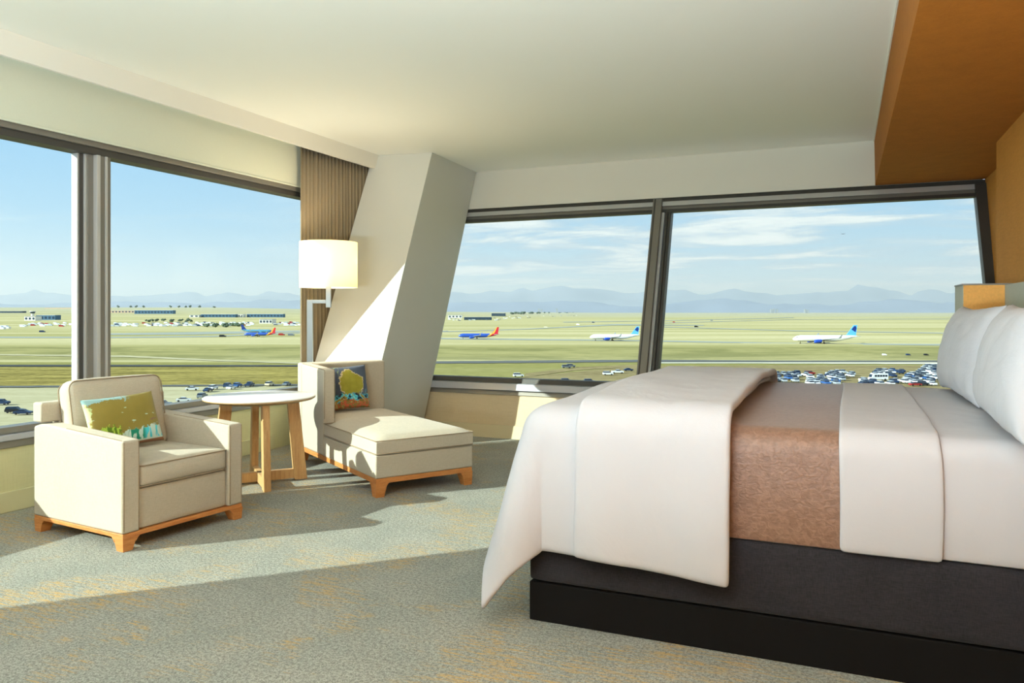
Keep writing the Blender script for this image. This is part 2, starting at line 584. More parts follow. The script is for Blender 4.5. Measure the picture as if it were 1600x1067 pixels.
def mat_art_square():
    """painterly print: slate ground, olive blot, turquoise and rust flecks below"""
    m, g, out = new_mat('painterly_square_print')
    co = g.coords()
    x, y, z = g.sep(co)
    w = g.math('MULTIPLY', g.math('SUBTRACT', g.noise(co, 12, 4, 0.65), 0.5), 0.13)
    w2 = g.math('MULTIPLY', g.math('SUBTRACT', g.noise(g.mapping(co, (1, 1, 1), (0, 0, 0), (3, 1, 2)), 12, 4, 0.65), 0.5), 0.13)
    xx = g.math('ADD', x, w)
    yy = g.math('ADD', y, w2)
    col = g.mix(g.noise(co, 9, 3), srgb(50, 58, 78), srgb(84, 98, 116))
    vein = g.step(g.math('ABSOLUTE', g.math('SUBTRACT', g.noise(g.mapping(co, (16, 5, 1), (0, 0, 0.35)), 1.0, 2), 0.5)), 0.016, 0.006)
    col = g.mix(g.math('MULTIPLY', vein, g.step(x, 0.02, -0.02)), col, srgb(132, 148, 112))
    dx = g.math('SUBTRACT', xx, 0.02)
    dy = g.math('SUBTRACT', yy, 0.02)
    rr = g.math('SQRT', g.math('ADD', g.math('MULTIPLY', dx, dx), g.math('MULTIPLY', dy, dy)))
    col = g.mix(g.step(rr, 0.114, 0.108), col, srgb(206, 188, 146))
    col = g.mix(g.step(rr, 0.105, 0.10), col, g.mix(g.noise(co, 22, 3), srgb(132, 128, 30), srgb(170, 160, 60)))
    fl = g.noise(g.mapping(co, (1, 1, 1), (0, 0, 0), (5, 5, 5)), 30, 2)
    low = g.step(yy, -0.045, -0.065)
    flc = g.ramp(fl, [(0.0, srgb(20, 40, 60)), (0.44, srgb(60, 160, 190)), (0.52, srgb(120, 214, 214)), (0.58, srgb(150, 130, 60)), (0.7, srgb(40, 50, 50))], 'CONSTANT')
    col = g.mix(low, col, flc)
    low2 = g.step(yy, -0.105, -0.115)
    flr = g.ramp(fl, [(0.0, srgb(120, 110, 50)), (0.45, srgb(190, 92, 60)), (0.55, srgb(132, 120, 60)), (0.62, srgb(180, 150, 90))], 'CONSTANT')
    col = g.mix(low2, col, flr)
    principled(g, out, col, 0.65, 0, g.bump(g.noise(co, 200, 2), 0.15, 0.002), 0.3, 0.1)
    return m
M['art_square'] = mat_art_square()
# ------------------------------------------------------------------ room shell
CEIL, HEAD, YB, LEAN = 2.81, 2.355, 6.70, 0.482
XL, XR = -4.60, 0.95
def BP(x, z, n):
    """point on the outward-leaning back facade; n = distance outwards"""
    return (x - 0.02 * (z - 1.2), YB + LEAN * z + n, z)
def lean_box(bm, x0, x1, z0, z1, n0, n1, mi=0):
    hexa(bm, [BP(x0, z0, n0), BP(x1, z0, n0), BP(x1, z0, n1), BP(x0, z0, n1),
              BP(x0, z1, n0), BP(x1, z1, n0), BP(x1, z1, n1), BP(x0, z1, n1)], mi)

bm = bmesh.new()
prism(bm, [(-6, -0.12), (YB + 0.2, -0.12), (YB + 0.2, 0), (-6, 0)], 0, XL - 0.2, 1.35)
struct(obj('floor', bm, M['carpet']))
bm = bmesh.new()
prism(bm, [(-6, CEIL), (YB + LEAN * CEIL + 0.2, CEIL), (YB + LEAN * CEIL + 0.25, CEIL + 0.15), (-6, CEIL + 0.15)], 0, XL - 0.2, 1.35)
struct(obj('ceiling', bm, M['ceiling']))

# left wall: solid below, above and at both ends of the long window
WY0, WY1 = 0.39, 6.15
bm = bmesh.new()
box(bm, XL - 0.16, XL, -6, WY1, 0, 0.385)
box(bm, XL - 0.16, XL, -6, WY1, 2.33, CEIL)
box(bm, XL - 0.16, XL, -6, WY0, 0.385, 2.33)
prism(bm, [(WY1, 0), (YB, 0), (YB + LEAN * CEIL, CEIL), (WY1, CEIL)], 0, XL - 0.16, XL)
struct(obj('wall_left', bm, M['wallpaper_left']))
bm = boxbm(XL, XL + 0.012, -6, YB - 1.3, 0, 0.125)
struct(obj('baseboard_left', bm, M['base_left'], mods=[bev(0.004)]))

bm = bmesh.new()
lean_box(bm, XL - 0.16, 1.19, 0, 0.39, 0, 0.16)
struct(obj('wall_back', bm, M['wallpaper_back']))
bm = bmesh.new()
lean_box(bm, XL - 0.16, 1.13, HEAD, CEIL, -0.03, 0.16)
struct(obj('wall_back_header', bm, M['wall']))
bm = bmesh.new()
lean_box(bm, -3.9, 1.13, 0, 0.115, -0.014, 0.0)
struct(obj('baseboard_back', bm, M['base_back']))

bm = bmesh.new()
box(bm, XR, 1.35, -6, 6.15, 0, CEIL)
prism(bm, [(6.15, 0), (YB, 0), (YB + LEAN * CEIL, CEIL), (6.15, CEIL)], 0, 1.125, 1.35)
struct(obj('wall_right', bm, M['orange']))
struct(obj('wall_rear', boxbm(XL - 0.16, 1.35, -6.15, -6, 0, CEIL), M['wall']))

# dropped amber bulkhead over the bed
bm = bmesh.new()
prism(bm, [(-6, HEAD), (YB + LEAN * HEAD - 0.03, HEAD), (YB + LEAN * CEIL - 0.03, CEIL), (-6, CEIL)], 0, 0.255, 1.13)
struct(obj('ceiling_bulkhead', bm, M['soffit']))
bm = boxbm(0.247, 0.255, -6, YB + LEAN * CEIL - 0.03, CEIL - 0.012, CEIL)
struct(obj('trim_1', bm, M['wall']))

# curtain pocket fascia along the left wall
bm = bmesh.new()
prism(bm, [(-6, CEIL - 0.15), (6.75 - 0.07, CEIL - 0.15), (6.75, CEIL), (-6, CEIL)], 0, -4.43, -4.40)
struct(obj('ceiling_fascia', bm, M['wall'], mods=[bev(0.003)]))

# slanted corner column
def colpt(x, y, z):
    return (x - 0.02 * (z - CEIL), y + LEAN * (z - CEIL), z)
foot = [(-3.83, 6.85), (-3.90, 8.01), (-4.468, 8.01), (-4.468, 6.74)]
bm = bmesh.new()
hexa(bm, [colpt(x, y, 0) for x, y in foot] + [colpt(x, y, CEIL) for x, y in foot])
struct(obj('wall_column', bm, M['column'], mods=[bev(0.004, 2)]))

# ------------------------------------------------------------------ window 1: left facade
w1 = struct(empty('window_1', (0, 0, 0)))
bm = bmesh.new()
box(bm, -4.70, -4.60, WY0, WY1, 0.468, 0.508, 0)           # lower frame rail
box(bm, -4.70, -4.585, WY0, WY1, 0.385, 0.43, 0)
box(bm, -4.72, -4.595, WY0, WY1, 2.25, 2.295, 1)           # head, dark part
box(bm, -4.72, -4.575, WY0, WY1, 2.295, 2.335, 0)
box(bm, -4.72, -4.60, WY0, WY0 + 0.06, 0.508, 2.25, 0)
box(bm, -4.72, -4.60, WY1 - 0.06, WY1, 0.508, 2.25, 0)
obj('window_frame', bm, [M['frame'], M['frame_dark']], w1, mods=[bev(0.004)])
obj('window_sill', boxbm(-4.70, -4.565, WY0, WY1, 0.43, 0.468), M['sill'], w1, mods=[bev(0.006)])
bm = bmesh.new()
box(bm, -4.71, -4.655, 3.548, 3.562, 0.508, 2.25, 1)
box(bm, -4.71, -4.65, 3.562, 3.590, 0.508, 2.25, 2)
box(bm, -4.71, -4.635, 3.590, 3.604, 0.508, 2.25, 1)
box(bm, -4.71, -4.625, 3.604, 3.645, 0.508, 2.25, 0)
box(bm, -4.71, -4.590, 3.645, 3.672, 0.508, 2.25, 1)
box(bm, -4.71, -4.600, 3.672, 3.712, 0.508, 2.25, 0)
box(bm, -4.71, -4.592, 3.712, 3.730, 0.508, 2.25, 1)
box(bm, -4.71, -4.605, 3.730, 3.762, 0.508, 2.25, 0)
obj('window_mullion', bm, [M['frame'], M['frame_light'], M['frame_dark']], w1, mods=[bev(0.002)])
obj('window_pane', boxbm(-4.70, -4.69, WY0 + 0.06, 3.548, 0.508, 2.25), M['glass'], w1)
obj('window_pane', boxbm(-4.70, -4.69, 3.762, WY1 - 0.06, 0.508, 2.25), M['glass'], w1)

# ------------------------------------------------------------------ window 2: leaning back facade
w2 = struct(empty('window_2', (0, 0, 0)))
bm = bmesh.new()
X0, X1 = -4.55, 1.19
lean_box(bm, X0, X1, 0.39, 0.435, -0.015, 0.10, 0)
lean_box(bm, X0, X1, 0.50, 0.545, 0.0, 0.10, 1)
lean_box(bm, X0, X1, 2.315, 2.355, -0.01, 0.10, 1)
lean_box(bm, X0, X1, 2.268, 2.315, -0.022, 0.10, 2)
lean_box(bm, X0, X1, 2.235, 2.268, 0.0, 0.10, 0)
lean_box(bm, X0, X1, 2.20, 2.235, -0.008, 0.10, 1)
lean_box(bm, 1.062, X1, 0.545, 2.315, -0.05, 0.10, 1)
obj('window_frame', bm, [M['frame'], M['frame_dark'], M['frame_light']], w2, mods=[bev(0.003)])
bm = bmesh.new()
lean_box(bm, X0, X1, 0.435, 0.50, -0.045, 0.10, 0)
obj('window_sill', bm, M['sill'], w2, mods=[bev(0.006)])
bm = bmesh.new()
lean_box(bm, -1.763, -1.673, 0.545, 2.345, -0.06, 0.10, 0)
lean_box(bm, -1.748, -1.735, 0.545, 2.345, -0.066, -0.05, 1)
lean_box(bm, -1.673, -1.645, 0.545, 2.2, -0.01, 0.10, 2)
lean_box(bm, -1.633, -1.608, 0.545, 2.2, -0.03, 0.10, 1)
lean_box(bm, -1.608, -1.578, 0.545, 2.2, -0.012, 0.10, 1)
obj('window_mullion', bm, [M['frame'], M['frame_dark'], M['frame_light']], w2, mods=[bev(0.003)])
bm = bmesh.new()
lean_box(bm, X0, -1.763, 0.545, 2.2, 0.045, 0.055)
obj('window_pane', bm, M['glass'], w2)
bm = bmesh.new()
lean_box(bm, -1.578, 1.062, 0.545, 2.2, 0.045, 0.055)
obj('window_pane', bm, M['glass'], w2)

# roller shade let down over the top of the left window
rs = tag(empty('roller_shade', (-4.56, 3.1, 2.33)), 'pale sage roller shade lowered a little over the left window', 'window shade')
obj('shade_fabric', boxbm(-0.003, 0.003, -2.65, 2.655, 0.012, 0.475), M['shade_roll'], rs)
obj('hem_bar', boxbm(-0.008, 0.008, -2.65, 2.655, 0.0, 0.016), M['shade_roll'], rs, mods=[bev(0.003)])

# curtain: pleated cloth hanging in the pocket beside the column
def curtain(y0, y1, xa, z0, z1, n, name, parent):
    bm = bmesh.new()
    cols = 26 * 8
    rows = 7
    grid = []
    for j in range(rows + 1):
        z = z0 + (z1 - z0) * j / rows
        r = []
        for i in range(cols + 1):
            t = i / cols
            y = y0 + (y1 - y0) * t
            ph = 2 * math.pi * n * t + 0.8 * math.sin(t * 23)
            x = xa + 0.012 * math.sin(ph) + 0.003 * math.sin(ph * 2.3 + j * 0.25)
            r.append(bm.verts.new((x, y + 0.008 * math.cos(ph), z)))
        grid.append(r)
    for j in range(rows):
        for i in range(cols):
            bm.faces.new([grid[j][i], grid[j][i + 1], grid[j + 1][i + 1], grid[j + 1][i]])
    return obj(name, bm, M['curtain'], parent, smooth=70, mods=[('SOLIDIFY', dict(thickness=0.004))])
cur = curtain(5.605, 6.90, -4.487, 0.02, CEIL - 0.04, 24, 'curtain', None)
tag(cur, 'taupe pleated drape hanging between the left window and the slanted column', 'curtain')

# stands and housing for the fill lights added behind the camera
for loc, size, p in UP_FILL:
    t = tag(empty('fill_uplighter', (loc[0], loc[1], 0), 0), 'added trough-shaped fill light on a stand behind the camera', 'floor lamp', 'added fill lights behind the camera')
    hx_, hy_ = size[0] / 2 + 0.05, size[1] / 2 + 0.05
    obj('trough', boxbm(-hx_, hx_, -hy_, hy_, loc[2] - 0.34, loc[2] - 0.30), M['frame_light'], t, mods=[bev(0.01)])
    obj('stem', boxbm(-0.03, 0.03, -0.03, 0.03, 0.02, loc[2] - 0.34), M['frame_light'], t)
    obj('base', boxbm(-0.2, 0.2, -0.2, 0.2, 0, 0.02), M['frame_light'], t)
t = tag(empty('rear_fill_light', (REAR_FILL[0][0], -6.0, REAR_FILL[0][2])), 'long added fill light on the rear wall behind the camera', 'wall lamp')
obj('housing', boxbm(-2.35, 2.35, 0.0, 0.06, -0.6, 0.6), M['frame_light'], t)
# ------------------------------------------------------------------ furniture
def loop_piping(name, parent, pts, r, m):
    bm = bmesh.new()
    tube(bm, pts, r, 6, True)
    return obj(name, bm, m, parent, smooth=60)

def foot_bm(sx, sy, X, Y, h, wide=0.085, nar=0.058, br=0.05):
    """tapered corner foot with a small curved bracket on each side"""
    bm = bmesh.new()
    x, y = sx * X, sy * Y
    a, b = sx * -1, sy * -1
    hexa(bm, [(x + a * 0.004, y + b * 0.004, 0), (x + a * nar, y + b * 0.004, 0), (x + a * nar, y + b * nar, 0), (x + a * 0.004, y + b * nar, 0),
              (x, y, h), (x + a * wide, y, h), (x + a * wide, y + b * wide, h), (x, y + b * wide, h)])
    for k in range(5):   # quarter-round brackets
        t0, t1 = k / 5, (k + 1) / 5
        f = lambda t: (wide - 0.006 + br * t, h - (1 - t) ** 2 * br * 0.9)
        (u0, v0), (u1, v1) = f(t0), f(t1)
        hexa(bm, [(x + a * u0, y, v0), (x + a * u1, y, v1), (x + a * u1, y + b * 0.03, v1), (x + a * u0, y + b * 0.03, v0),
                  (x + a * u0, y, h), (x + a * u1, y, h), (x + a * u1, y + b * 0.03, h), (x + a * u0, y + b * 0.03, h)])
        hexa(bm, [(x, y + b * u0, v0), (x, y + b * u1, v1), (x + a * 0.03, y + b * u1, v1), (x + a * 0.03, y + b * u0, v0),
                  (x, y + b * u0, h), (x, y + b * u1, h), (x + a * 0.03, y + b * u1, h), (x + a * 0.03, y + b * u0, h)])
    return bm

def pillow_bm(hw, hh, t, n=26, pinch=0.07, wr=0.006, seed=0):
    bm = bmesh.new()
    top, bot = {}, {}
    for i in range(n + 1):
        for j in range(n + 1):
            u, v = 2 * i / n - 1, 2 * j / n - 1
            u = math.copysign(1 - (1 - abs(u)) ** 1.3, u); v = math.copysign(1 - (1 - abs(v)) ** 1.3, v)
            x = u * hw * (1 - pinch * (1 - v * v) * abs(u) ** 3)
            y = v * hh * (1 - pinch * (1 - u * u) * abs(v) ** 3)
            e = max(0.0, (1 - u ** 2)) ** 0.42 * max(0.0, (1 - v ** 2)) ** 0.42
            z = t * e
            w = wr * mnoise.noise(Vector((x * 9 + seed, y * 9, 1.7))) + wr * 0.7 * mnoise.noise(Vector((x * 22, y * 22 + seed, 4)))
            edge = (i in (0, n)) or (j in (0, n))
            if edge:
                vtx = bm.verts.new((x, y, 0.0))
                top[i, j] = bot[i, j] = vtx
            else:
                top[i, j] = bm.verts.new((x, y, z + w))
                bot[i, j] = bm.verts.new((x, y, -z * 0.9 + w))
    for i in range(n):
        for j in range(n):
            bm.faces.new([top[i, j], top[i + 1, j], top[i + 1, j + 1], top[i, j + 1]])
            f = [bot[i, j], bot[i, j + 1], bot[i + 1, j + 1], bot[i + 1, j]]
            if len(set(f)) == 4 and set(f) != {top[i, j], top[i + 1, j], top[i + 1, j + 1], top[i, j + 1]}:
                bm.faces.new(f)
    return bm

# ---- armchair (local: +x is the front, -y the side towards the bed)
AC_LOC, AC_RZ = (-3.647, 3.178, 0), math.radians(-6.3)
ac = tag(empty('armchair', AC_LOC, AC_RZ), 'oatmeal upholstered armchair with wooden plinth feet beside the left window', 'armchair')
for s in (-1, 1):
    bm = bmesh.new()
    a, b = sorted((s * 0.375, s * 0.277))
    prism(bm, [(-0.395, 0.088), (0.39, 0.088), (0.39, 0.553), (-0.10, 0.582), (-0.27, 0.592), (-0.34, 0.588), (-0.395, 0.574)], 1, a, b)
    arm = obj('armrest', bm, M['linen'], ac, smooth=40, mods=[bev(0.012, 3)])
    # welt following the front edge
    yo = s * 0.373
    for yy in (s * 0.366, s * 0.286):
        pb = bmesh.new()
        tube(pb, [(0.388, yy, 0.10), (0.389, yy, 0.3), (0.388, yy, 0.544), (0.37, yy, 0.5525), (0.1, yy, 0.5685), (-0.1, yy, 0.580)], 0.0035, 6, False)
        obj('piping', pb, M['linen_pipe'], arm, smooth=60)
bm = bmesh.new()
prism(bm, [(-0.274, 0.088), (0.274, 0.088), (0.274, 0.595), (0.378, 0.597), (0.378, 0.705), (-0.378, 0.705), (-0.378, 0.597), (-0.274, 0.595)], 0, -0.40, -0.315)
obj('back_frame', bm, M['linen'], ac, smooth=40, mods=[bev(0.012, 3)])
obj('front_panel', softbm((0.335, 0.272, 0.104), 0.012, 10, (0.004, 0, 0), (0.036, 0, 0.194)), M['linen'], ac, smooth=50)
sc = obj('seat_cushion', softbm((0.315, 0.270, 0.058), 0.02, 18, (0.014, 0, 0.022), (0.066, 0, 0.360)), M['linen'], ac, smooth=60)
for z in (0.306, 0.412):
    loop_piping('piping', sc, [(x + 0.066, y, z) for x, y in rrect(0.317, 0.270, 0.02)], 0.0034, M['linen_pipe'])
tilt = Matrix.Translation((-0.240, 0, 0.602)) @ Matrix.Rotation(math.radians(-11), 4, 'Y')
bc = obj('back_cushion', softbm((0.066, 0.285, 0.212), 0.045, 18, (0.022, 0.006, 0.014), (0, 0, 0), 0.004, tilt), M['linen'], ac, smooth=60)
for x in (-0.052, 0.052):
    pts = [tilt @ Vector((x, p, q)) for p, q in rrect(0.283, 0.210, 0.05)]
    loop_piping('piping', bc, pts, 0.0034, M['linen_pipe'])
obj('wooden_rail', boxbm(-0.392, 0.388, -0.372, 0.372, 0.066, 0.088), M['legwood'], ac, mods=[bev(0.003)])
for sx_ in (-1, 1):
    for sy_ in (-1, 1):
        obj('foot', foot_bm(sx_, sy_, 0.392, 0.374, 0.070, 0.078, 0.056, 0.032), M['legwood'], ac, mods=[bev(0.002)])

def place(o, parent_loc, rz, local):
    o.matrix_world = Matrix.Translation(parent_loc) @ Matrix.Rotation(rz, 4, 'Z') @ local
# columns of the basis: pillow x -> chair y, pillow y -> chair z, pillow z -> chair x
PB = Matrix(((0, 0, 1, 0), (1, 0, 0, 0), (0, 1, 0, 0), (0, 0, 0, 1)))
lp = obj('lumbar_pillow', pillow_bm(0.215, 0.148, 0.052, 26, 0.05, 0.002, 3), M['art_lumbar'], smooth=70)
place(lp, AC_LOC, AC_RZ, Matrix.Translation((-0.035, -0.085, 0.592)) @ Matrix.Rotation(math.radians(-20), 4, 'Y') @ Matrix.Rotation(math.radians(2), 4, 'X') @ PB)
tag(lp, 'rectangular pillow with olive and teal painterly print on the armchair', 'pillow')

# ---- chaise (local: x from the back 0 to the foot end, y from the arm side 0 to the far side)
CH_RZ = math.radians(-33)
CH_LOC = (-4.075, 5.062, 0)
CL, CW = 1.555, 0.725
ch = tag(empty('chaise_lounge', CH_LOC, CH_RZ), 'oatmeal chaise lounge with high back and one arm in front of the slanted column', 'chaise')
bm = bmesh.new()
prism(bm, [(0.0, 0.122), (0.095, 0.122), (0.10, 0.785), (-0.005, 0.79)], 1, 0.0, CW)
obj('backrest', bm, M['linen'], ch, smooth=40, mods=[bev(0.018, 3)])
bm = bmesh.new()
prism(bm, [(0.10, 0.122), (0.605, 0.122), (0.605, 0.765), (0.10, 0.786)], 1, 0.0, 0.092)
arm = obj('armrest', bm, M['linen'], ch, smooth=40, mods=[bev(0.016, 3)])
for yy in (0.008, 0.084):
    pb = bmesh.new()
    tube(pb, [(0.603, yy, 0.40), (0.603, yy, 0.755), (0.59, yy, 0.766), (0.11, yy, 0.786)], 0.0022, 6, False)
    obj('piping', pb, M['linen_pipe'], arm, smooth=60)
bm = bmesh.new()
prism(bm, [(0.605, 0.0), (CL, 0.0), (CL, CW), (0.105, CW), (0.105, 0.095), (0.605, 0.095)], 2, 0.122, 0.272)
obj('upholstered_base', bm, M['linen'], ch, smooth=40, mods=[bev(0.010, 3)])
def lcushion():
    bm = bmesh.new()
    out = [(0.612, 0.0), (CL + 0.008, 0.0), (CL + 0.008, CW), (0.105, CW), (0.105, 0.098), (0.612, 0.098)]
    n = 30
    xs = sorted(set([0.105 + (CL + 0.008 - 0.105) * i / n for i in range(n + 1)] + [0.612]))
    ys = sorted(set([CW * j / 14 for j in range(15)] + [0.098]))
    ok = lambda x, y: not (x < 0.611 and y < 0.097)
    def crown(x, y):
        dx = min(x - 0.105, CL + 0.008 - x); dy = min(y if x > 0.7 else max(0, y - 0.09 * min(1, (0.75 - x) / 0.14)), CW - y)
        d = max(0.0, min(dx, dy))
        return 0.030 * (1 - math.exp(-d / 0.07)) - 0.014 * math.exp(-(d / 0.018) ** 2)
    vt = {}
    for x in xs:
        for y in ys:
            if ok(x, y):
                vt[x, y] = (bm.verts.new((x, y, 0.374 + crown(x, y))), bm.verts.new((x, y, 0.276)))
    edges = {}
    for i in range(len(xs) - 1):
        for j in range(len(ys) - 1):
            k = [(xs[i], ys[j]), (xs[i + 1], ys[j]), (xs[i + 1], ys[j + 1]), (xs[i], ys[j + 1])]
            if all(c in vt for c in k):
                bm.faces.new([vt[c][0] for c in k])
                bm.faces.new([vt[c][1] for c in k[::-1]])
                for a in range(4):
                    e = (k[a], k[(a + 1) % 4])
                    if (e[1], e[0]) in edges:
                        del edges[(e[1], e[0])]
                    else:
                        edges[e] = 1
    for a, b in edges:
        bm.faces.new([vt[a][1], vt[b][1], vt[b][0], vt[a][0]])
    return bm
sc = obj('seat_cushion', lcushion(), M['linen'], ch, smooth=50, mods=[bev(0.008, 2)])
for z, e in ((0.283, 0.001), (0.366, 0.003)):
    loop_piping('piping', sc, [(0.612, -e, z), (1.0, -e, z), (CL, -e, z), (CL + 0.010, 0.006, z), (CL + 0.010, CW - 0.01, z), (CL, CW + e, z),
                               (0.6, CW + e, z), (0.12, CW + e, z), (0.106, CW, z), (0.106, 0.11, z), (0.6, 0.10, z), (0.611, 0.09, z)], 0.0034, M['linen_pipe'])
obj('wooden_rail', boxbm(0.004, CL - 0.002, 0.004, CW - 0.004, 0.088, 0.122), M['legwood'], ch, mods=[bev(0.003)])
for sx_ in (-1, 1):
    for sy_ in (-1, 1):
        bmf = foot_bm(sx_, sy_, CL / 2, CW / 2, 0.095, 0.085, 0.062, 0.03)
        bmesh.ops.translate(bmf, verts=bmf.verts, vec=(CL / 2, CW / 2, 0))
        obj('foot', bmf, M['legwood'], ch, mods=[bev(0.002)])
sp = obj('square_pillow', pillow_bm(0.178, 0.178, 0.062, 26, 0.05, 0.002, 9), M['art_square'], smooth=70)
place(sp, CH_LOC, CH_RZ, Matrix.Translation((0.235, 0.33, 0.585)) @ Matrix.Rotation(math.radians(-13), 4, 'Y') @ Matrix.Rotation(math.radians(2), 4, 'X') @ PB)
tag(sp, 'square pillow with slate, olive and turquoise painterly print on the chaise', 'pillow')

# ---- side table
TB = (-3.775, 4.285)
tb = tag(empty('side_table', (*TB, 0), 0), 'round white-topped side table on a crossed wooden base between armchair and chaise', 'table')
bm = bmesh.new()
prof = [(0.02, 0.572), (0.30, 0.572), (0.362, 0.584), (0.378, 0.594), (0.378, 0.600)]
rings = [[(r * math.cos(2 * math.pi * k / 72), r * math.sin(2 * math.pi * k / 72), z) for k in range(72)] for r, z in prof]
ring_loft(bm, rings)
top = obj('tabletop', bm, M['tableedge'], tb, smooth=30)
bm = bmesh.new()
rings = [[(r * math.cos(2 * math.pi * k / 72), r * math.sin(2 * math.pi * k / 72), z) for k in range(72)] for r, z in [(0.378, 0.6003), (0.379, 0.604), (0.376, 0.6075), (0.372, 0.6085)]]
ring_loft(bm, rings)
obj('laminate_surface', bm, M['tabletop'], top, smooth=30)
for k, deg in enumerate((-40, 50, 140, 230)):
    bm = bmesh.new()
    ca, sa = math.cos(math.radians(deg)), math.sin(math.radians(deg))
    def lp_(r, t, z):
        return (ca * r - sa * t, sa * r + ca * t, z)
    ri, ro, ti, to = 0.235, 0.325, 0.185, 0.265
    hexa(bm, [lp_(ri, -0.024, 0), lp_(ro, -0.024, 0), lp_(ro, 0.024, 0), lp_(ri, 0.024, 0),
              lp_(ti, -0.024, 0.572), lp_(to, -0.024, 0.572), lp_(to, 0.024, 0.572), lp_(ti, 0.024, 0.572)])
    obj('leg', bm, M['oak'], tb, mods=[bev(0.004)])
for k, deg in enumerate((-40, 50)):
    bm = bmesh.new()
    z0 = 0.012
    box(bm, -0.236, 0.236, -0.022, 0.022, z0, z0 + 0.066)
    bmesh.ops.rotate(bm, verts=bm.verts, cent=(0, 0, 0), matrix=Matrix.Rotation(math.radians(deg), 3, 'Z'))
    obj('stretcher', bm, M['oak'], tb, mods=[bev(0.003)])

# ---- floor lamp behind the chaise
LPX, LPY = -4.115, 5.275
fl_ = tag(empty('floor_lamp', (LPX, LPY, 0), YAW), 'brushed nickel floor lamp with white drum shade behind the chaise', 'floor lamp')
obj('base', boxbm(-0.10, 0.08, -0.055, 0.055, 0, 0.02), M['chrome'], fl_, mods=[bev(0.004)])
bm = bmesh.new()
box(bm, -0.024, 0.024, -0.012, 0.012, 0.02, 1.300)
box(bm, 0.024, 0.135, -0.012, 0.012, 1.270, 1.300)
box(bm, 0.135, 0.175, -0.012, 0.012, 1.236, 1.420)
obj('pole', bm, M['chrome'], fl_, mods=[bev(0.002)])
bm = bmesh.new()
cxs = 0.155
R0 = 0.238
ringf = lambda r, z: [(cxs + r * math.cos(2 * math.pi * k / 64), r * math.sin(2 * math.pi * k / 64), z) for k in range(64)]
ring_loft(bm, [ringf(R0 - 0.003, 1.402), ringf(R0, 1.402), ringf(R0, 1.782), ringf(R0 - 0.003, 1.782)], cap=False, closed=True)
sh = obj('lamp_shade', bm, M['lampshade'], fl_, smooth=30)
bm = bmesh.new()
cyl(bm, (cxs, 0, 1.42), (cxs, 0, 1.50), 0.018, 0.018, 12)
for a in (0, 120, 240):
    c_, s_ = math.cos(math.radians(a)), math.sin(math.radians(a))
    cyl(bm, (cxs, 0, 1.44), (cxs + (R0 - 0.004) * c_, (R0 - 0.004) * s_, 1.44), 0.003, 0.003, 6)
obj('shade_fitter', bm, M['chrome'], fl_)
bm = bmesh.new()
ring_loft(bm, [[(cxs + r * math.cos(2 * math.pi * k / 16), r * math.sin(2 * math.pi * k / 16), z) for k in range(16)]
               for r, z in [(0.012, 1.50), (0.028, 1.53), (0.032, 1.56), (0.024, 1.59), (0.006, 1.602)]])
obj('bulb', bm, M['bulb'], fl_, smooth=60)
pl = bpy.data.lights.new('lamp_glow', 'POINT')
pl.energy = 22
pl.color = (1, 0.84, 0.62)
pl.shadow_soft_size = 0.05
plo = link(bpy.data.objects.new('lamp_glow', pl))
plo.location = Vector((LPX, LPY, 1.66)) + RGT * cxs
# ------------------------------------------------------------------ bed
BX0, BX1, BY0, BY1 = -1.134, 0.86, 2.79, 4.72
bed = tag(empty('bed', (0, 0, 0)), 'king-size bed with charcoal box base on a black plinth', 'bed')
obj('plinth', boxbm(BX0 + 0.004, BX1, BY0 + 0.004, BY1, 0.0, 0.150), M['plinth'], bed, mods=[bev(0.004)])
obj('box_spring', softbm(((BX1 - BX0) / 2, (BY1 - BY0) / 2, 0.132), 0.025, 16, (0, 0.003, 0), ((BX0 + BX1) / 2, (BY0 + BY1) / 2, 0.2825)), M['boxspring'], bed, smooth=50)
obj('mattress', softbm(((BX1 - BX0) / 2 - 0.012, (BY1 - BY0) / 2 - 0.015, 0.178), 0.07, 16, (0, 0, 0.0), ((BX0 + BX1) / 2, (BY0 + BY1) / 2, 0.592)), M['white_sheet'], bed, smooth=60)

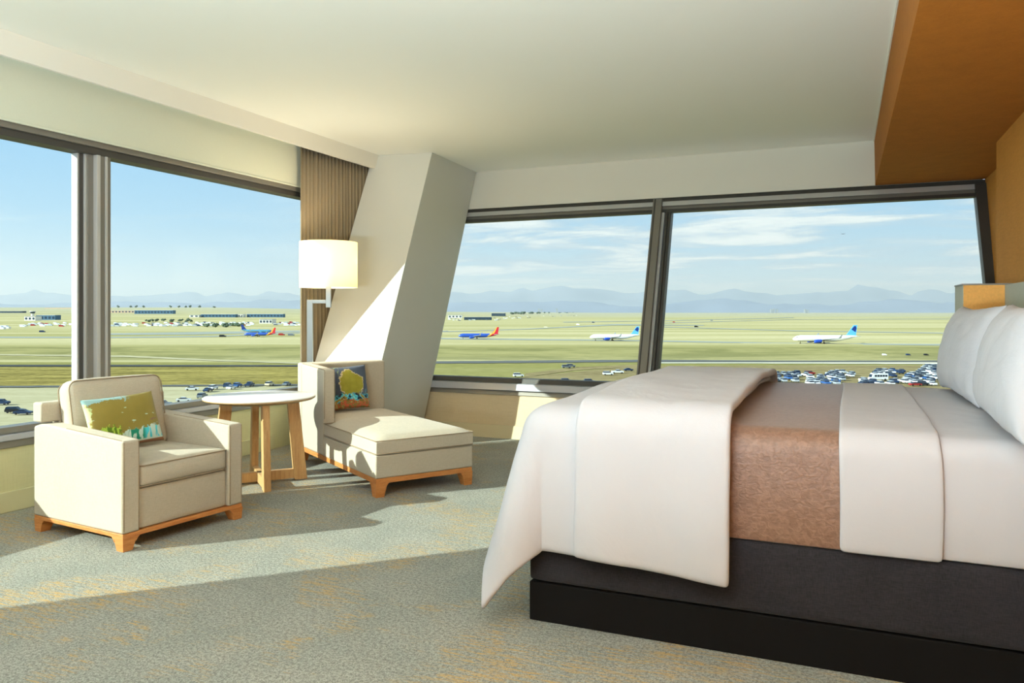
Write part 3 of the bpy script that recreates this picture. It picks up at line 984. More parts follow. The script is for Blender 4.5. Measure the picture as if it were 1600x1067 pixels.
TOPZ = 0.790
def strip(name, x0, x1, off, znear, zfar, nx=14, thick=0.006, mat_=None, xwob=0.0, lump=0.004, sub=1, seed=0, rad=0.07, edge_round=0.0):
    """cloth band lying across the bed: up the near side, over the top, down the far side"""
    bm = bmesh.new()
    y0, y1 = BY0 - off, BY1 + off
    zt = TOPZ + off
    r = rad + off
    prof = []
    n1 = 9
    for i in range(n1 + 1):
        t = i / n1
        prof.append((y0 - 0.004 * math.sin(math.pi * t), znear + (zt - r - znear) * t))
    for i in range(1, 7):
        a = math.pi / 2 * i / 6
        prof.append((y0 + r - r * math.cos(a), zt - r + r * math.sin(a)))
    n2 = 18
    for i in range(1, n2):
        t = i / n2
        prof.append((y0 + r + (y1 - y0 - 2 * r) * t, zt + 0.010 * math.sin(math.pi * t)))
    for i in range(0, 7):
        a = math.pi / 2 * (1 - i / 6)
        prof.append((y1 - r + r * math.cos(a), zt - r + r * math.sin(a)))
    for i in range(1, 6):
        prof.append((y1, zt - r + (zfar - zt + r) * i / 5))
    grid = []
    cnt = len(prof)
    for i in range(nx + 1):
        u = i / nx
        row = []
        for j, (y, z) in enumerate(prof):
            s = j / (cnt - 1)
            x = x0 + (x1 - x0) * u + xwob * mnoise.noise(Vector((s * 5 + seed, 0.3, u)))
            w = lump * mnoise.noise(Vector((x * 5 + seed, y * 3, z * 4)))
            e = edge_round * (1 - min(1, min(u, 1 - u) / 0.12)) ** 2
            on_side = j <= n1
            row.append(bm.verts.new((x, y + ((-w + e) if on_side else 0), z + (0 if on_side else (w - e)))))
        grid.append(row)
    for i in range(nx):
        for j in range(cnt - 1):
            bm.faces.new([grid[i][j], grid[i + 1][j], grid[i + 1][j + 1], grid[i][j + 1]])
    o = obj(name, bm, mat_, smooth=80, mods=[('SOLIDIFY', dict(thickness=thick, offset=1)), ('SUBSURF', dict(levels=sub, render_levels=sub))])
    return o

fs = strip('fitted_sheet', 0.26, BX1, 0.000, 0.412, 0.45, lump=0.006, mat_=M['white_sheet'], seed=3)
tag(fs, 'smooth white sheet stretched over the head end of the bed below the pillows', 'sheet')
bl = strip('blanket', -0.52, 0.02, 0.003, 0.408, 0.45, nx=16, lump=0.004, thick=0.006, mat_=M['blanket'], seed=5)
tag(bl, 'copper brown embossed blanket band across the middle of the bed', 'blanket')
ts = strip('folded_top_sheet', -0.015, 0.285, 0.012, 0.406, 0.45, nx=12, lump=0.005, thick=0.008, mat_=M['white_sheet'], xwob=0.012, seed=8)
tag(ts, 'white top sheet turned back over the edge of the brown blanket', 'sheet')

def duvet_bm(x_foot, x_head, foot_len, off, drop, rad=0.08, flare=0.40, nx=44, ny=92, lump=0.012, seed=0, slant=0.0, foot=True, puffc=0.02, corner_len=1.0):
    """cloth sheet draped over the bed box; flat cloth coords (p, q) -> position"""
    bm = bmesh.new()
    xf, yn, yf = x_foot, BY0 - off, BY1 + off
    zt = TOPZ + off
    r0 = rad
    grid = []
    W = yf - yn
    p0 = xf - (foot_len if foot else 0.0)
    for i in range(nx + 1):
        p = p0 + (x_head - p0) * i / nx
        row = []
        for j in range(ny + 1):
            t = j / ny
            dn = drop + slant * max(0, (p - xf) / (x_head - xf))
            q = (yn - dn) + (W + dn + drop) * t
            # nearest point of the inner rectangle
            ix = max(p, xf + r0) if foot else p
            iy = max(yn + r0, min(yf - r0, q))
            ox, oy = p - ix, q - iy
            r = math.hypot(ox, oy)
            if r < 1e-6:
                s = (q - yn) / W
                z = zt + puffc * math.sin(math.pi * max(0, min(1, s))) 
                x, y = p, q
                base = Vector((x, y, z)); nrm = Vector((0, 0, 1))
            else:
                dx, dy = ox / r, oy / r
                c = abs(dx * dy) * 2         # 1 on the corner diagonal
                al = math.radians(2.0) + flare * (c ** 1.4) + (0.16 * abs(dx) ** 3 if foot else 0)
                r = r * (1 + (corner_len - 1) * c)
                if r < r0 * math.pi / 2:
                    out, down = r0 * math.sin(r / r0), r0 * (1 - math.cos(r / r0))
                    nrm = Vector((dx * math.sin(r / r0), dy * math.sin(r / r0), math.cos(r / r0)))
                else:
                    e = r - r0 * math.pi / 2
                    out, down = r0 + e * math.sin(al), r0 + e * math.cos(al)
                    nrm = Vector((dx, dy, math.tan(al) * 0.5)).normalized()
                s = (iy - yn) / W
                z = zt - down + puffc * math.sin(math.pi * max(0, min(1, s))) 
                base = Vector((ix + dx * out, iy + dy * out, max(0.02, z)))
            w = lump * mnoise.noise(Vector((p * 3.2 + seed, q * 2.2, seed))) + lump * 0.35 * mnoise.noise(Vector((p * 9 + seed, q * 5, seed)))
            # soft hanging folds on the drops
            hang = max(0.0, (zt - base.z - 0.08)) / 0.5
            w += hang * 0.010 * math.sin(p * 14 + 1.5 * math.sin(q * 3)) * (1 if r > 0 else 0)
            w = max(w, -0.004)
            row.append(bm.verts.new(base + nrm * w))
        grid.append(row)
    for i in range(nx):
        for j in range(ny):
            bm.faces.new([grid[i][j], grid[i + 1][j], grid[i + 1][j + 1], grid[i][j + 1]])
    return bm
XH = -0.36
db = duvet_bm(BX0 - 0.012, XH - 0.03, 0.47, 0.016, 0.487, seed=2.3, flare=0.20, corner_len=1.04)
duvet = obj('duvet', db, M['duvet'], smooth=80, mods=[('SOLIDIFY', dict(thickness=0.026, offset=1)), ('SUBSURF', dict(levels=1, render_levels=1))])
tag(duvet, 'white duvet hanging over the foot of the bed', 'duvet')
db = duvet_bm(-0.915, XH, 0, 0.046, 0.51, seed=6.1, flare=0.0, nx=22, foot=False, slant=0.036, puffc=0.03, lump=0.014)
fold = obj('folded_layer', db, M['duvet'], duvet, smooth=80, mods=[('SOLIDIFY', dict(thickness=0.036, offset=1)), ('SUBSURF', dict(levels=2, render_levels=2))])

# headboard with a return at the far end
hb = tag(empty('headboard', (0.9, 3.7, 0)), 'grey-green upholstered headboard rail with an orange-lined return at the far end', 'headboard')
hx, hy = -0.9, -3.7
def hbx(*a):
    x0, x1, y0, y1, z0, z1 = a
    return boxbm(x0 + hx, x1 + hx, y0 + hy, y1 + hy, z0, z1)
obj('top_rail', hbx(0.80, 0.875, 2.45, 5.25, 1.165, 1.347), M['headboard'], hb, mods=[bev(0.004)])
obj('far_return', hbx(0.60, 0.80, 4.925, 5.25, 1.165, 1.347), M['headboard'], hb, mods=[bev(0.004)])
obj('orange_lining', hbx(0.604, 0.799, 4.915, 4.9248, 1.168, 1.346), M['orange_pad'], hb)
obj('cap', hbx(0.597, 0.88, 4.915, 5.253, 1.347, 1.355), M['frame'], hb)
obj('back_panel', hbx(0.875, 0.948, 2.45, 5.25, 0.0, 1.347), M['dark_recess'], hb)

# pillows
PD = {}
def bed_pillow(loc, lean, rz, hw, hh, t, label, seed, group=None):
    o = obj('bed_pillow', pillow_bm(hw, hh, t, 34, 0.10, 0.007, seed), M['pillow'], smooth=80)
    # pillow x -> world y, pillow y -> up, face towards -x
    B = Matrix(((0, 0, -1, 0), (-1, 0, 0, 0), (0, 1, 0, 0), (0, 0, 0, 1)))
    o.matrix_world = Matrix.Translation(loc) @ Matrix.Rotation(rz, 4, 'Z') @ Matrix.Rotation(lean, 4, 'Y') @ B
    tag(o, label, 'pillow', group)
    return o
bed_pillow((0.525, 4.05, 1.020), math.radians(13), math.radians(2), 0.47, 0.213, 0.105, 'white bed pillow farthest from the camera, its left corner standing free against the view', 1.0)
bed_pillow((0.54, 3.10, 1.020), math.radians(13), math.radians(-2), 0.46, 0.215, 0.11, 'large white bed pillow in the foreground at the right picture edge', 4.0)
bed_pillow((0.725, 3.20, 1.050), math.radians(4), 0, 0.45, 0.24, 0.05, 'white bed pillow tucked behind the foreground pillow against the headboard', 7.0)
bed_pillow((0.725, 4.12, 1.01), math.radians(4), 0, 0.44, 0.205, 0.05, 'white bed pillow hidden mostly behind the farthest pillow', 9.0)
# ------------------------------------------------------------------ outside: the airfield seen from the tower
OUT = Matrix(((RGT.x, FWD.x, 0, 0), (RGT.y, FWD.y, 0, 0), (0, 0, 1, 0), (0, 0, 0, 1)))   # local (l, d, z)
OUTQ = OUT.to_quaternion()
PLATEAU, LOW = -24.8, -27.8
def sstep(a, b, x):
    t = max(0.0, min(1.0, (x - a) / (b - a)))
    return t * t * (3 - 2 * t)
def ground_z(l, d):
    z = LOW + (PLATEAU - LOW) * sstep(455, 575, d)
    q = max(0.0, min(1.0, (0.12 - l / max(d, 1)) / 0.5))
    z += 62 * q * sstep(1900, 6500, d)
    # small undulations of the bank
    if 200 < d < 640:
        z += 0.5 * mnoise.noise(Vector((l * 0.012, d * 0.02, 0.3))) * sstep(440, 500, d)
    return z
def G(px, py):
    """ground point under photograph pixel"""
    tx, ty = (px - 800) / FPX, (py - HORIZON) / FPX
    lo = 60.0
    step = 1.004
    d = lo
    while d < 26000:
        if CAMH - ty * d < ground_z(tx * d, d):
            break
        d *= step
    return tx * d, d
def W(l, d, z=None):
    z = ground_z(l, d) if z is None else z
    return Vector((RGT.x * l + FWD.x * d, RGT.y * l + FWD.y * d, z))

def mat_field():
    m, g, out = new_mat('dry_grass_field')
    co = g.coords()
    x, y, z = g.sep(co)
    bands = g.noise(g.mapping(co, (0.0006, 0.010, 0)), 1.0, 4, 0.6, 0.3)
    mid = g.noise(g.mapping(co, (0.012, 0.03, 0)), 1.0, 7, 0.7, 0.8)
    fine = g.noise(g.mapping(co, (0.12, 0.3, 0)), 1.0, 4, 0.7)
    c = g.mix(g.step(bands, 0.35, 0.65), srgb(168, 158, 102), srgb(204, 190, 144))
    slope = g.math('MULTIPLY', g.step(y, 452, 470), g.step(y, 590, 560))
    c = g.mix(g.math('MULTIPLY', slope, 0.8), c, g.mix(g.step(mid, 0.38, 0.6), srgb(118, 115, 66), srgb(162, 152, 98)))
    near = g.step(y, 447, 440)
    c = g.mix(g.math('MULTIPLY', near, 0.8), c, g.mix(mid, srgb(128, 122, 56), srgb(156, 148, 84)))
    c = g.mix(g.math('MULTIPLY', g.step(fine, 0.35, 0.75), g.math('ADD', 0.30, g.math('MULTIPLY', near, 0.4))), c, srgb(108, 104, 50))
    # ground beyond a few kilometres: pale steppe
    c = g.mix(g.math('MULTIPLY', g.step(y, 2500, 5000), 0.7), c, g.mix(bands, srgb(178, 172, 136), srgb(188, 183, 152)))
    principled(g, out, c, 0.95, spec=0.1)
    return m
def mat_dirt(name, c1, c2):
    m, g, out = new_mat(name)
    co = g.coords()
    n = g.noise(g.mapping(co, (0.02, 0.10, 0)), 1.0, 5, 0.65, 0.5)
    n2 = g.noise(g.mapping(co, (0.25, 0.6, 0)), 1.0, 3, 0.6)
    c = g.mix(g.step(g.math('ADD', g.math('MULTIPLY', n, 0.55), g.math('MULTIPLY', n2, 0.45)), 0.35, 0.65), c1, c2)
    principled(g, out, c, 0.95, spec=0.1)
    return m
M['field'] = mat_field()
M['dirt'] = mat_dirt('brown_dirt', srgb(120, 104, 68), srgb(158, 142, 98))
M['dirt_pale'] = mat_dirt('pale_dirt', srgb(168, 158, 120), srgb(188, 178, 142))
M['grass_dark'] = mat_dirt('olive_scrub', srgb(100, 88, 34), srgb(172, 154, 82))
M['asphalt'] = simple('asphalt', srgb(88, 88, 84), 0.9, var=0.1, scale=0.02)
M['taxi'] = simple('taxiway_concrete', srgb(150, 152, 138), 0.9, var=0.08, scale=0.02)
M['pale_road'] = simple('pale_road', srgb(214, 208, 182), 0.9, var=0.05, scale=0.05)
M['black_rail'] = simple('black_rail', srgb(46, 44, 38), 0.8, var=0.15, scale=0.3)

# terrain grid in (l, d)
ds = [70, 110, 160, 220, 300, 380, 430, 450] + [455 + 10 * i for i in range(13)] + [590, 640, 720, 850, 1000, 1300, 1700, 1900, 2100, 2400, 2800, 3300, 3900, 4600, 5400, 6500, 8000, 11000, 16000, 24000]
ts = [i / 40 for i in range(-48, 49)]
bm = bmesh.new()
rows = []
for d in ds:
    rows.append([bm.verts.new((t * d, d, ground_z(t * d, d))) for t in ts])
for i in range(len(ds) - 1):
    for j in range(len(ts) - 1):
        bm.faces.new([rows[i][j], rows[i][j + 1], rows[i + 1][j + 1], rows[i + 1][j]])
gr = obj('ground', bm, M['field'], smooth=80)
gr.matrix_world = OUT
struct(gr)

def patch(name, top, bottom, m, lift=0.12, n=40):
    """ground surface between two polylines of photograph points (far edge, near edge)"""
    def samp(pl, t):
        x = pl[0][0] + (pl[-1][0] - pl[0][0]) * t
        for a, b in zip(pl, pl[1:]):
            if a[0] <= x <= b[0]:
                return (x, a[1] + (b[1] - a[1]) * (x - a[0]) / max(1e-6, b[0] - a[0]))
        return pl[-1]
    bm = bmesh.new()
    rws = []
    for i in range(n + 1):
        t = i / n
        a, b = G(*samp(top, t)), G(*samp(bottom, t))
        r = []
        for k in range(5):
            f = k / 4
            l, d = a[0] + (b[0] - a[0]) * f, a[1] + (b[1] - a[1]) * f
            r.append(bm.verts.new((l, d, ground_z(l, d) + lift * max(1, d / 500))))
        rws.append(r)
    for i in range(n):
        for k in range(4):
            bm.faces.new([rws[i][k], rws[i + 1][k], rws[i + 1][k + 1], rws[i][k + 1]])
    o = obj(name, bm, m, smooth=80)
    o.matrix_world = OUT
    return struct(o)

patch('taxiway', [(-60, 526), (170, 526.5), (330, 525), (470, 519.5), (690, 528.2), (1000, 531.5), (1240, 536), (1700, 539.5)],
      [(-60, 528.2), (170, 528.5), (330, 526.8), (470, 521), (690, 530.2), (1000, 533.5), (1240, 538.2), (1700, 542)], M['taxi'], n=90)
patch('taxiway', [(170, 521), (300, 519), (470, 516.5), (700, 517)], [(170, 523.5), (300, 523), (470, 519), (700, 518.2)], M['taxi'], n=40)
patch('taxiway', [(690, 518), (820, 514), (960, 506.5), (1100, 508)], [(690, 519.2), (820, 515), (960, 508.5), (1100, 509)], M['taxi'], n=40)
patch('taxiway', [(1020, 510), (1240, 516.5), (1700, 523.5)], [(1020, 511), (1240, 517.6), (1700, 525)], M['taxi'], n=40)
patch('taxiway', [(880, 503), (1020, 501.2), (1240, 496)], [(880, 504), (1020, 502), (1240, 496.8)], M['taxi'], n=40)
patch('taxiway', [(1020, 505), (1240, 499), (1700, 497.5)], [(1020, 505.8), (1240, 499.6), (1700, 498.2)], M['taxi'], n=40)
patch('service_road', [(-60, 570.6), (470, 571)], [(-60, 573.2), (470, 573.4)], M['black_rail'], 0.25)
patch('service_road', [(-60, 604.5), (470, 601)], [(-60, 607), (470, 603)], M['asphalt'], 0.25)
patch('dirt_path', [(-60, 553), (200, 556), (330, 562), (470, 567)], [(-60, 555), (200, 558.5), (330, 564.5), (470, 569)], M['dirt_pale'], 0.2)
patch('olive_scrub_bank', [(-60, 574), (470, 574)], [(-60, 604), (470, 600.6)], M['grass_dark'], 0.15)
patch('dirt_lot', [(-60, 607.5), (470, 603.5)], [(-60, 690), (470, 690)], M['dirt_pale'], 0.15)
patch('service_road', [(676, 565), (1000, 562.5), (1240, 564), (1700, 563.5)], [(676, 568.5), (1000, 566.2), (1240, 566.2), (1700, 566)], M['asphalt'], 0.2, 70)
patch('service_road', [(1010, 566.8), (1240, 566.8), (1700, 566.6)], [(1010, 568.2), (1240, 568.6), (1700, 570.5)], M['pale_road'], 0.25, 50)
patch('olive_scrub_bank', [(820, 584), (900, 574), (1000, 570)], [(820, 590), (900, 579), (1000, 573)], M['dirt'], 0.15)
patch('dirt_lot', [(800, 592), (900, 581), (1000, 572), (1240, 571), (1700, 571)], [(800, 680), (900, 680), (1000, 680), (1240, 680), (1700, 680)], M['dirt'], 0.12, 70)

# ---- mountains
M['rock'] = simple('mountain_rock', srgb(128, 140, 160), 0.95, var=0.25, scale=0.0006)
def ridge(name, d0, d1, hfun, seed, m, label):
    bm = bmesh.new()
    n = 190
    rws = []
    for k in range(9):
        f = k / 8
        d = d0 + (d1 - d0) * f
        row = []
        for i in range(n + 1):
            t = -1.25 + 2.5 * i / n
            h = hfun(t) * (0.75 + 0.45 * mnoise.fractal(Vector((t * 9 + seed, f * 1.5, seed)), 0.8, 2.1, 5) + 0.12 * mnoise.noise(Vector((t * 60, f * 5, seed))))
            prof = math.sin(math.pi * min(1, f * 0.62 + 0.0)) ** 0.8 if f > 0 else 0
            row.append(bm.verts.new((t * d, d, -60 + max(0, h) * prof)))
        rws.append(row)
    for k in range(8):
        for i in range(n):
            bm.faces.new([rws[k][i], rws[k][i + 1], rws[k + 1][i + 1], rws[k + 1][i]])
    o = obj(name, bm, m, smooth=80)
    o.matrix_world = OUT
    return struct(o)
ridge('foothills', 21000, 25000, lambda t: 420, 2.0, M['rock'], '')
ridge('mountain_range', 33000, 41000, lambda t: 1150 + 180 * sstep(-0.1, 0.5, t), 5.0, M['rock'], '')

# ---- airliners (local: nose towards -x, +z up, origin on the ground under the main gear)
def paint(name, c, rough=0.35):
    return simple(name, c, rough, 0, 0.02, 0.5)
M['p_white'] = paint('aircraft_white', srgb(240, 242, 244))
M['p_blue'] = paint('aircraft_royal_blue', srgb(44, 84, 176))
M['p_blue2'] = paint('aircraft_engine_blue', srgb(20, 70, 180))
M['p_red'] = paint('aircraft_red', srgb(206, 34, 56))
M['p_yellow'] = paint('aircraft_yellow', srgb(244, 196, 70))
M['p_sky'] = paint('aircraft_sky_blue', srgb(96, 180, 230))
M['p_navy'] = paint('aircraft_navy', srgb(16, 50, 130))
M['p_grey'] = paint('aircraft_grey', srgb(150, 156, 160))
M['p_teal'] = paint('aircraft_muted_teal', srgb(80, 140, 170))
M['tyre'] = simple('rubber', srgb(24, 24, 26), 0.8)
def ringx(x, cz, ry, rz, n=20):
    return [(x, ry * math.cos(2 * math.pi * k / n), cz + rz * math.sin(2 * math.pi * k / n)) for k in range(n)]
def airliner(Lh, livery, label, group):
    """Lh = length in metres"""
    s = Lh / 40.0
    root = tag(empty('airliner'), label, 'airplane', group)
    body, fin1, fin2, eng, wing = livery
    R = 1.95
    cz = 3.4
    st = [(0, 0.15, cz - 0.5), (0.4, 0.65, cz - 0.42), (1.3, 1.2, cz - 0.25), (2.8, 1.7, cz - 0.07), (4.8, R, cz), (10, R, cz), (20, R, cz), (26, R, cz),
          (30, 1.75, cz + 0.2), (34, 1.25, cz + 0.7), (37.5, 0.7, cz + 1.15), (39.6, 0.25, cz + 1.4), (40, 0.1, cz + 1.42)]
    xs0 = 17.5
    fine = []
    for (a, b) in zip(st, st[1:]):
        m = max(1, int((b[0] - a[0]) / 0.9))
        for i in range(m):
            f = i / m
            fine.append(tuple(a[c] + (b[c] - a[c]) * f for c in range(3)))
    fine.append(st[-1])
    bm = bmesh.new()
    rings = [ringx((x - xs0) * s, z_ * s, r * s, r * s) for x, r, z_ in fine]
    def mi(i, j):
        x = fine[i][0]
        z = math.sin(2 * math.pi * (j + 0.5) / 20)
        if body == 'blue':
            q = x - z * 2.0
            return 2 if q > 31.5 else (1 if q > 29.2 else 0)
        return 1 if (z < -0.72 and x > 2) else 0
    ring_loft(bm, rings, mi)
    mats = [M['p_blue'], M['p_yellow'], M['p_red']] if body == 'blue' else ([M['p_teal'], M['p_grey']] if body == 'teal' else [M['p_white'], M['p_grey']])
    obj('fuselage', bm, mats, root, smooth=50)
    # cockpit glazing and cabin windows band
    bm = bmesh.new()
    for sgn in (-1, 1):
        if sgn > 0:
            obj('cockpit_window', bm, M['tyre'], root)
            bm = bmesh.new()
        hexa(bm, [((1.7 - xs0) * s, sgn * 1.15 * s, (cz + 0.62) * s), ((2.6 - xs0) * s, sgn * 1.50 * s, (cz + 0.62) * s), ((2.6 - xs0) * s, sgn * 1.40 * s, (cz + 0.6) * s), ((1.7 - xs0) * s, sgn * 1.0 * s, (cz + 0.6) * s),
                  ((1.9 - xs0) * s, sgn * 0.85 * s, (cz + 1.0) * s), ((2.6 - xs0) * s, sgn * 1.30 * s, (cz + 1.0) * s), ((2.6 - xs0) * s, sgn * 1.1 * s, (cz + 0.95) * s), ((1.9 - xs0) * s, sgn * 0.7 * s, (cz + 0.95) * s)])
    obj('cockpit_window', bm, M['tyre'], root)
    for sgn in (-1, 1):
        bm = bmesh.new()
        def w(x, y, z):
            return ((x - xs0) * s, sgn * y * s, z * s)
        hexa(bm, [w(13.2, 1.5, 2.3), w(20.2, 1.5, 2.3), w(22.6, 17, 3.9), w(20.9, 17, 3.9),
                  w(13.6, 1.5, 2.75), w(20.0, 1.5, 2.6), w(22.6, 17, 4.05), w(21.0, 17, 4.05)])
        hexa(bm, [w(21.0, 17, 3.9), w(22.6, 17, 3.9), w(22.6, 17.15, 3.95), w(21.0, 17.15, 3.95),
                  w(22.6, 17.6, 6.2), w(23.3, 17.6, 6.2), w(23.3, 17.7, 6.2), w(22.6, 17.7, 6.2)])
        obj('wing', bm, wing, root)
        bm = bmesh.new()
        ye = sgn * 5.6
        prof = [(11.2, 0.85), (11.4, 1.05), (12.5, 1.12), (14.3, 1.0), (15.6, 0.65)]
        rings = [[((x - xs0) * s, (ye + r * math.cos(2 * math.pi * k / 16)) * s, (1.72 + r * math.sin(2 * math.pi * k / 16)) * s) for k in range(16)] for x, r in prof]
        ring_loft(bm, rings)
        box(bm, (13 - xs0) * s, (16 - xs0) * s, (ye - 0.15) * s, (ye + 0.15) * s, 2.2 * s, 2.9 * s)
        obj('engine', bm, eng, root, smooth=50)
        bm = bmesh.new()
        hexa(bm, [w(34.6, 0.6, 4.1), w(37.8, 0.6, 4.2), w(39.3, 6.4, 4.7), w(38.0, 6.4, 4.7),
                  w(34.8, 0.6, 4.4), w(37.8, 0.6, 4.4), w(39.3, 6.4, 4.85), w(38.1, 6.4, 4.85)])
        obj('tailplane', bm, wing, root)
        bm = bmesh.new()
        cyl(bm, w(18.2, 2.7, 2.6), w(18.2, 2.7, 0.6), 0.18 * s, n=8)
        cyl(bm, w(18.2, 2.35, 0.58), w(18.2, 3.1, 0.58), 0.58 * s, n=14)
        obj('landing_gear', bm, M['tyre'], root, smooth=40)
    bm = bmesh.new()
    cyl(bm, ((4.6 - xs0) * s, 0, 1.8 * s), ((4.6 - xs0) * s, 0, 0.4 * s), 0.12 * s, n=8)
    cyl(bm, ((4.6 - xs0) * s, -0.3 * s, 0.38 * s), ((4.6 - xs0) * s, 0.3 * s, 0.38 * s), 0.38 * s, n=12)
    obj('landing_gear', bm, M['tyre'], root, smooth=40)
    bm = bmesh.new()
    out = [(30.2, 5.0), (33.2, 5.6), (37.6, 11.6), (39.9, 11.6), (38.9, 5.0)]
    def f(x, z, y):
        return ((x - xs0) * s, y * s, z * s)
    def fin(pts, y, mi):
        va = [bm.verts.new(f(x, z, -y)) for x, z in pts]
        vb = [bm.verts.new(f(x, z, y)) for x, z in pts]
        bm.faces.new(va).material_index = mi
        bm.faces.new(vb[::-1]).material_index = mi
        for i in range(len(pts)):
            j = (i + 1) % len(pts)
            bm.faces.new([va[i], vb[i], vb[j], va[j]]).material_index = mi
    fin(out, 0.16, 0)
    if body == 'blue':
        fin([(32.0, 5.0), (33.3, 5.35), (37.3, 10.9), (37.6, 11.62), (38.2, 11.62), (35.0, 5.0)], 0.18, 1)
    elif body == 'white':
        fin([(36.2, 8.8), (37.0, 9.9), (37.9, 10.9), (38.9, 11.0), (39.35, 9.6), (38.7, 7.2), (37.6, 7.9)], 0.18, 1)
    obj('tail_fin', bm, [fin1, fin2], root)
    return root
def put_plane(px, py, Lh, livery, label, yaw=0.0, group=None):
    o = airliner(Lh, livery, label, group)
    l, d = G(px, py)
    o.location = W(l, d)
    o.rotation_euler = (0, 0, YAW + yaw)
    return o
SWL = ('blue', M['p_red'], M['p_yellow'], M['p_blue'], M['p_grey'])
UAL = ('white', M['p_sky'], M['p_navy'], M['p_blue2'], M['p_grey'])
put_plane(744, 529.5, 39.0, SWL, 'blue airliner with red and yellow tail taxiing, seen just right of the slanted column')
put_plane(403, 526.3, 33.0, SWL, 'blue airliner with red tail seen through the left window beside the lamp')
put_plane(955.5, 532.6, 44.5, UAL, 'white airliner with blue engines and blue tail just left of the window mullion')
put_plane(1283, 537.3, 53.0, UAL, 'long white airliner with blue tail in the middle of the right window')
o = put_plane(404, 521.5, 37.0, ('teal', M['p_navy'], M['p_navy'], M['p_teal'], M['p_grey']), 'dim blue airliner facing right behind the red-tailed one in the left window', yaw=math.pi)
# distant aircraft in the air
fa = airliner(36, ('white', M['p_navy'], M['p_navy'], M['tyre'], M['tyre']), 'tiny airplane flying in the cloudy sky of the right window', None)
for c in fa.children:
    if c.name.startswith('fuselage'):
        c.data.materials[0] = M['tyre']; c.data.materials[1] = M['tyre']
dd = 6500
fa.location = W((1317 - 800) / FPX * dd, dd, CAMH + (HORIZON - 366) / FPX * dd)
fa.rotation_euler = (0, 0.0, YAW + 0.3)

# ---- cars
CARP = {'white': srgb(232, 236, 240), 'silver': srgb(176, 184, 192), 'grey': srgb(110, 118, 126), 'dark blue': srgb(28, 52, 88),
        'black': srgb(26, 30, 38), 'red': srgb(160, 46, 44), 'blue': srgb(50, 96, 160), 'beige': srgb(216, 206, 176)}
for k, v in list(CARP.items()):
    M['car_' + k] = simple('car_paint_' + k.replace(' ', '_'), v, 0.3, 0.1, 0.02, 1.0)
M['car_glass'] = simple('car_glass', srgb(30, 40, 54), 0.12, 0, 0.05)
SHAPES = {
    # body outline (x, z), glass outline, half width
    'sedan': ([(-2.25, 0.30), (2.25, 0.30), (2.3, 0.62), (2.15, 0.82), (1.0, 0.98), (-1.5, 1.02), (-2.2, 0.90), (-2.3, 0.60)],
              [(1.15, 0.96), (0.45, 1.38), (-0.75, 1.42), (-1.65, 1.00)], 0.88),
    'suv': ([(-2.3, 0.35), (2.3, 0.35), (2.35, 0.75), (2.2, 1.02), (1.15, 1.12), (-2.2, 1.15), (-2.35, 0.8)],
            [(1.25, 1.10), (0.65, 1.66), (-2.0, 1.70), (-2.25, 1.12)], 0.93),
    'pickup': ([(-2.8, 0.42), (2.7, 0.42), (2.75, 0.85), (2.6, 1.08), (1.4, 1.18), (-0.9, 1.2), (-0.95, 1.12), (-2.8, 1.12)],
               [(1.45, 1.16), (0.9, 1.72), (-0.6, 1.76), (-0.9, 1.18)], 0.98),
}
def car_parts(kind, colour, full=True):
    root = empty('car')
    bo, go, hw = SHAPES[kind]
    bm = bmesh.new()
    prism(bm, bo, 1, -hw, hw)
    roof = [(x * 0.86, z + 0.0) for x, z in go]
    top = max(z for x, z in go)
    rx = [x for x, z in go if z > top - 0.06]
    box(bm, min(rx), max(rx), -hw * 0.78, hw * 0.78, top - 0.05, top + 0.04)
    b = obj('body', bm, M['car_' + colour], root)
    bm = bmesh.new()
    va = [bm.verts.new((x, -hw * (0.95 if z < top - 0.2 else 0.80), z)) for x, z in go]
    vb = [bm.verts.new((x, hw * (0.95 if z < top - 0.2 else 0.80), z)) for x, z in go]
    bm.faces.new(va); bm.faces.new(vb[::-1])
    for i in range(4):
        bm.faces.new([va[i], vb[i], vb[(i + 1) % 4], va[(i + 1) % 4]])
    obj('window_band', bm, M['car_glass'], root)
    wx = max(x for x, z in bo) - 0.85
    for sx_ in (-1, 1):
        for sy_ in (-1, 1):
            bm = bmesh.new()
            cyl(bm, (sx_ * wx, sy_ * (hw - 0.2), 0.33), (sx_ * wx, sy_ * (hw + 0.01), 0.33), 0.33, n=12)
            obj('wheel', bm, M['tyre'], root)
    return root
PROTO = {}
def put_car(l, d, rz, kind, colour, label, group=None, lift=0.3):
    key = (kind, colour)
    if key not in PROTO:
        c = car_parts(kind, colour)
        PROTO[key] = (c, list(c.children))
    else:
        src, kids = PROTO[key]
        c = src.copy()
        link(c)
        for k in kids:
            n = k.copy()
            link(n)
            n.parent = c
    c.location = W(l, d) + Vector((0, 0, lift))
    c.rotation_euler = (0, 0, YAW + rz)
    tag(c, label, 'car', group)
    if not group and 'group' in c:
        del c['group']
    return c
def car_at(px, py, rz, kind, colour, label, group=None):
    l, d = G(px, py)
    return put_car(l, d, rz, kind, colour, label, group)

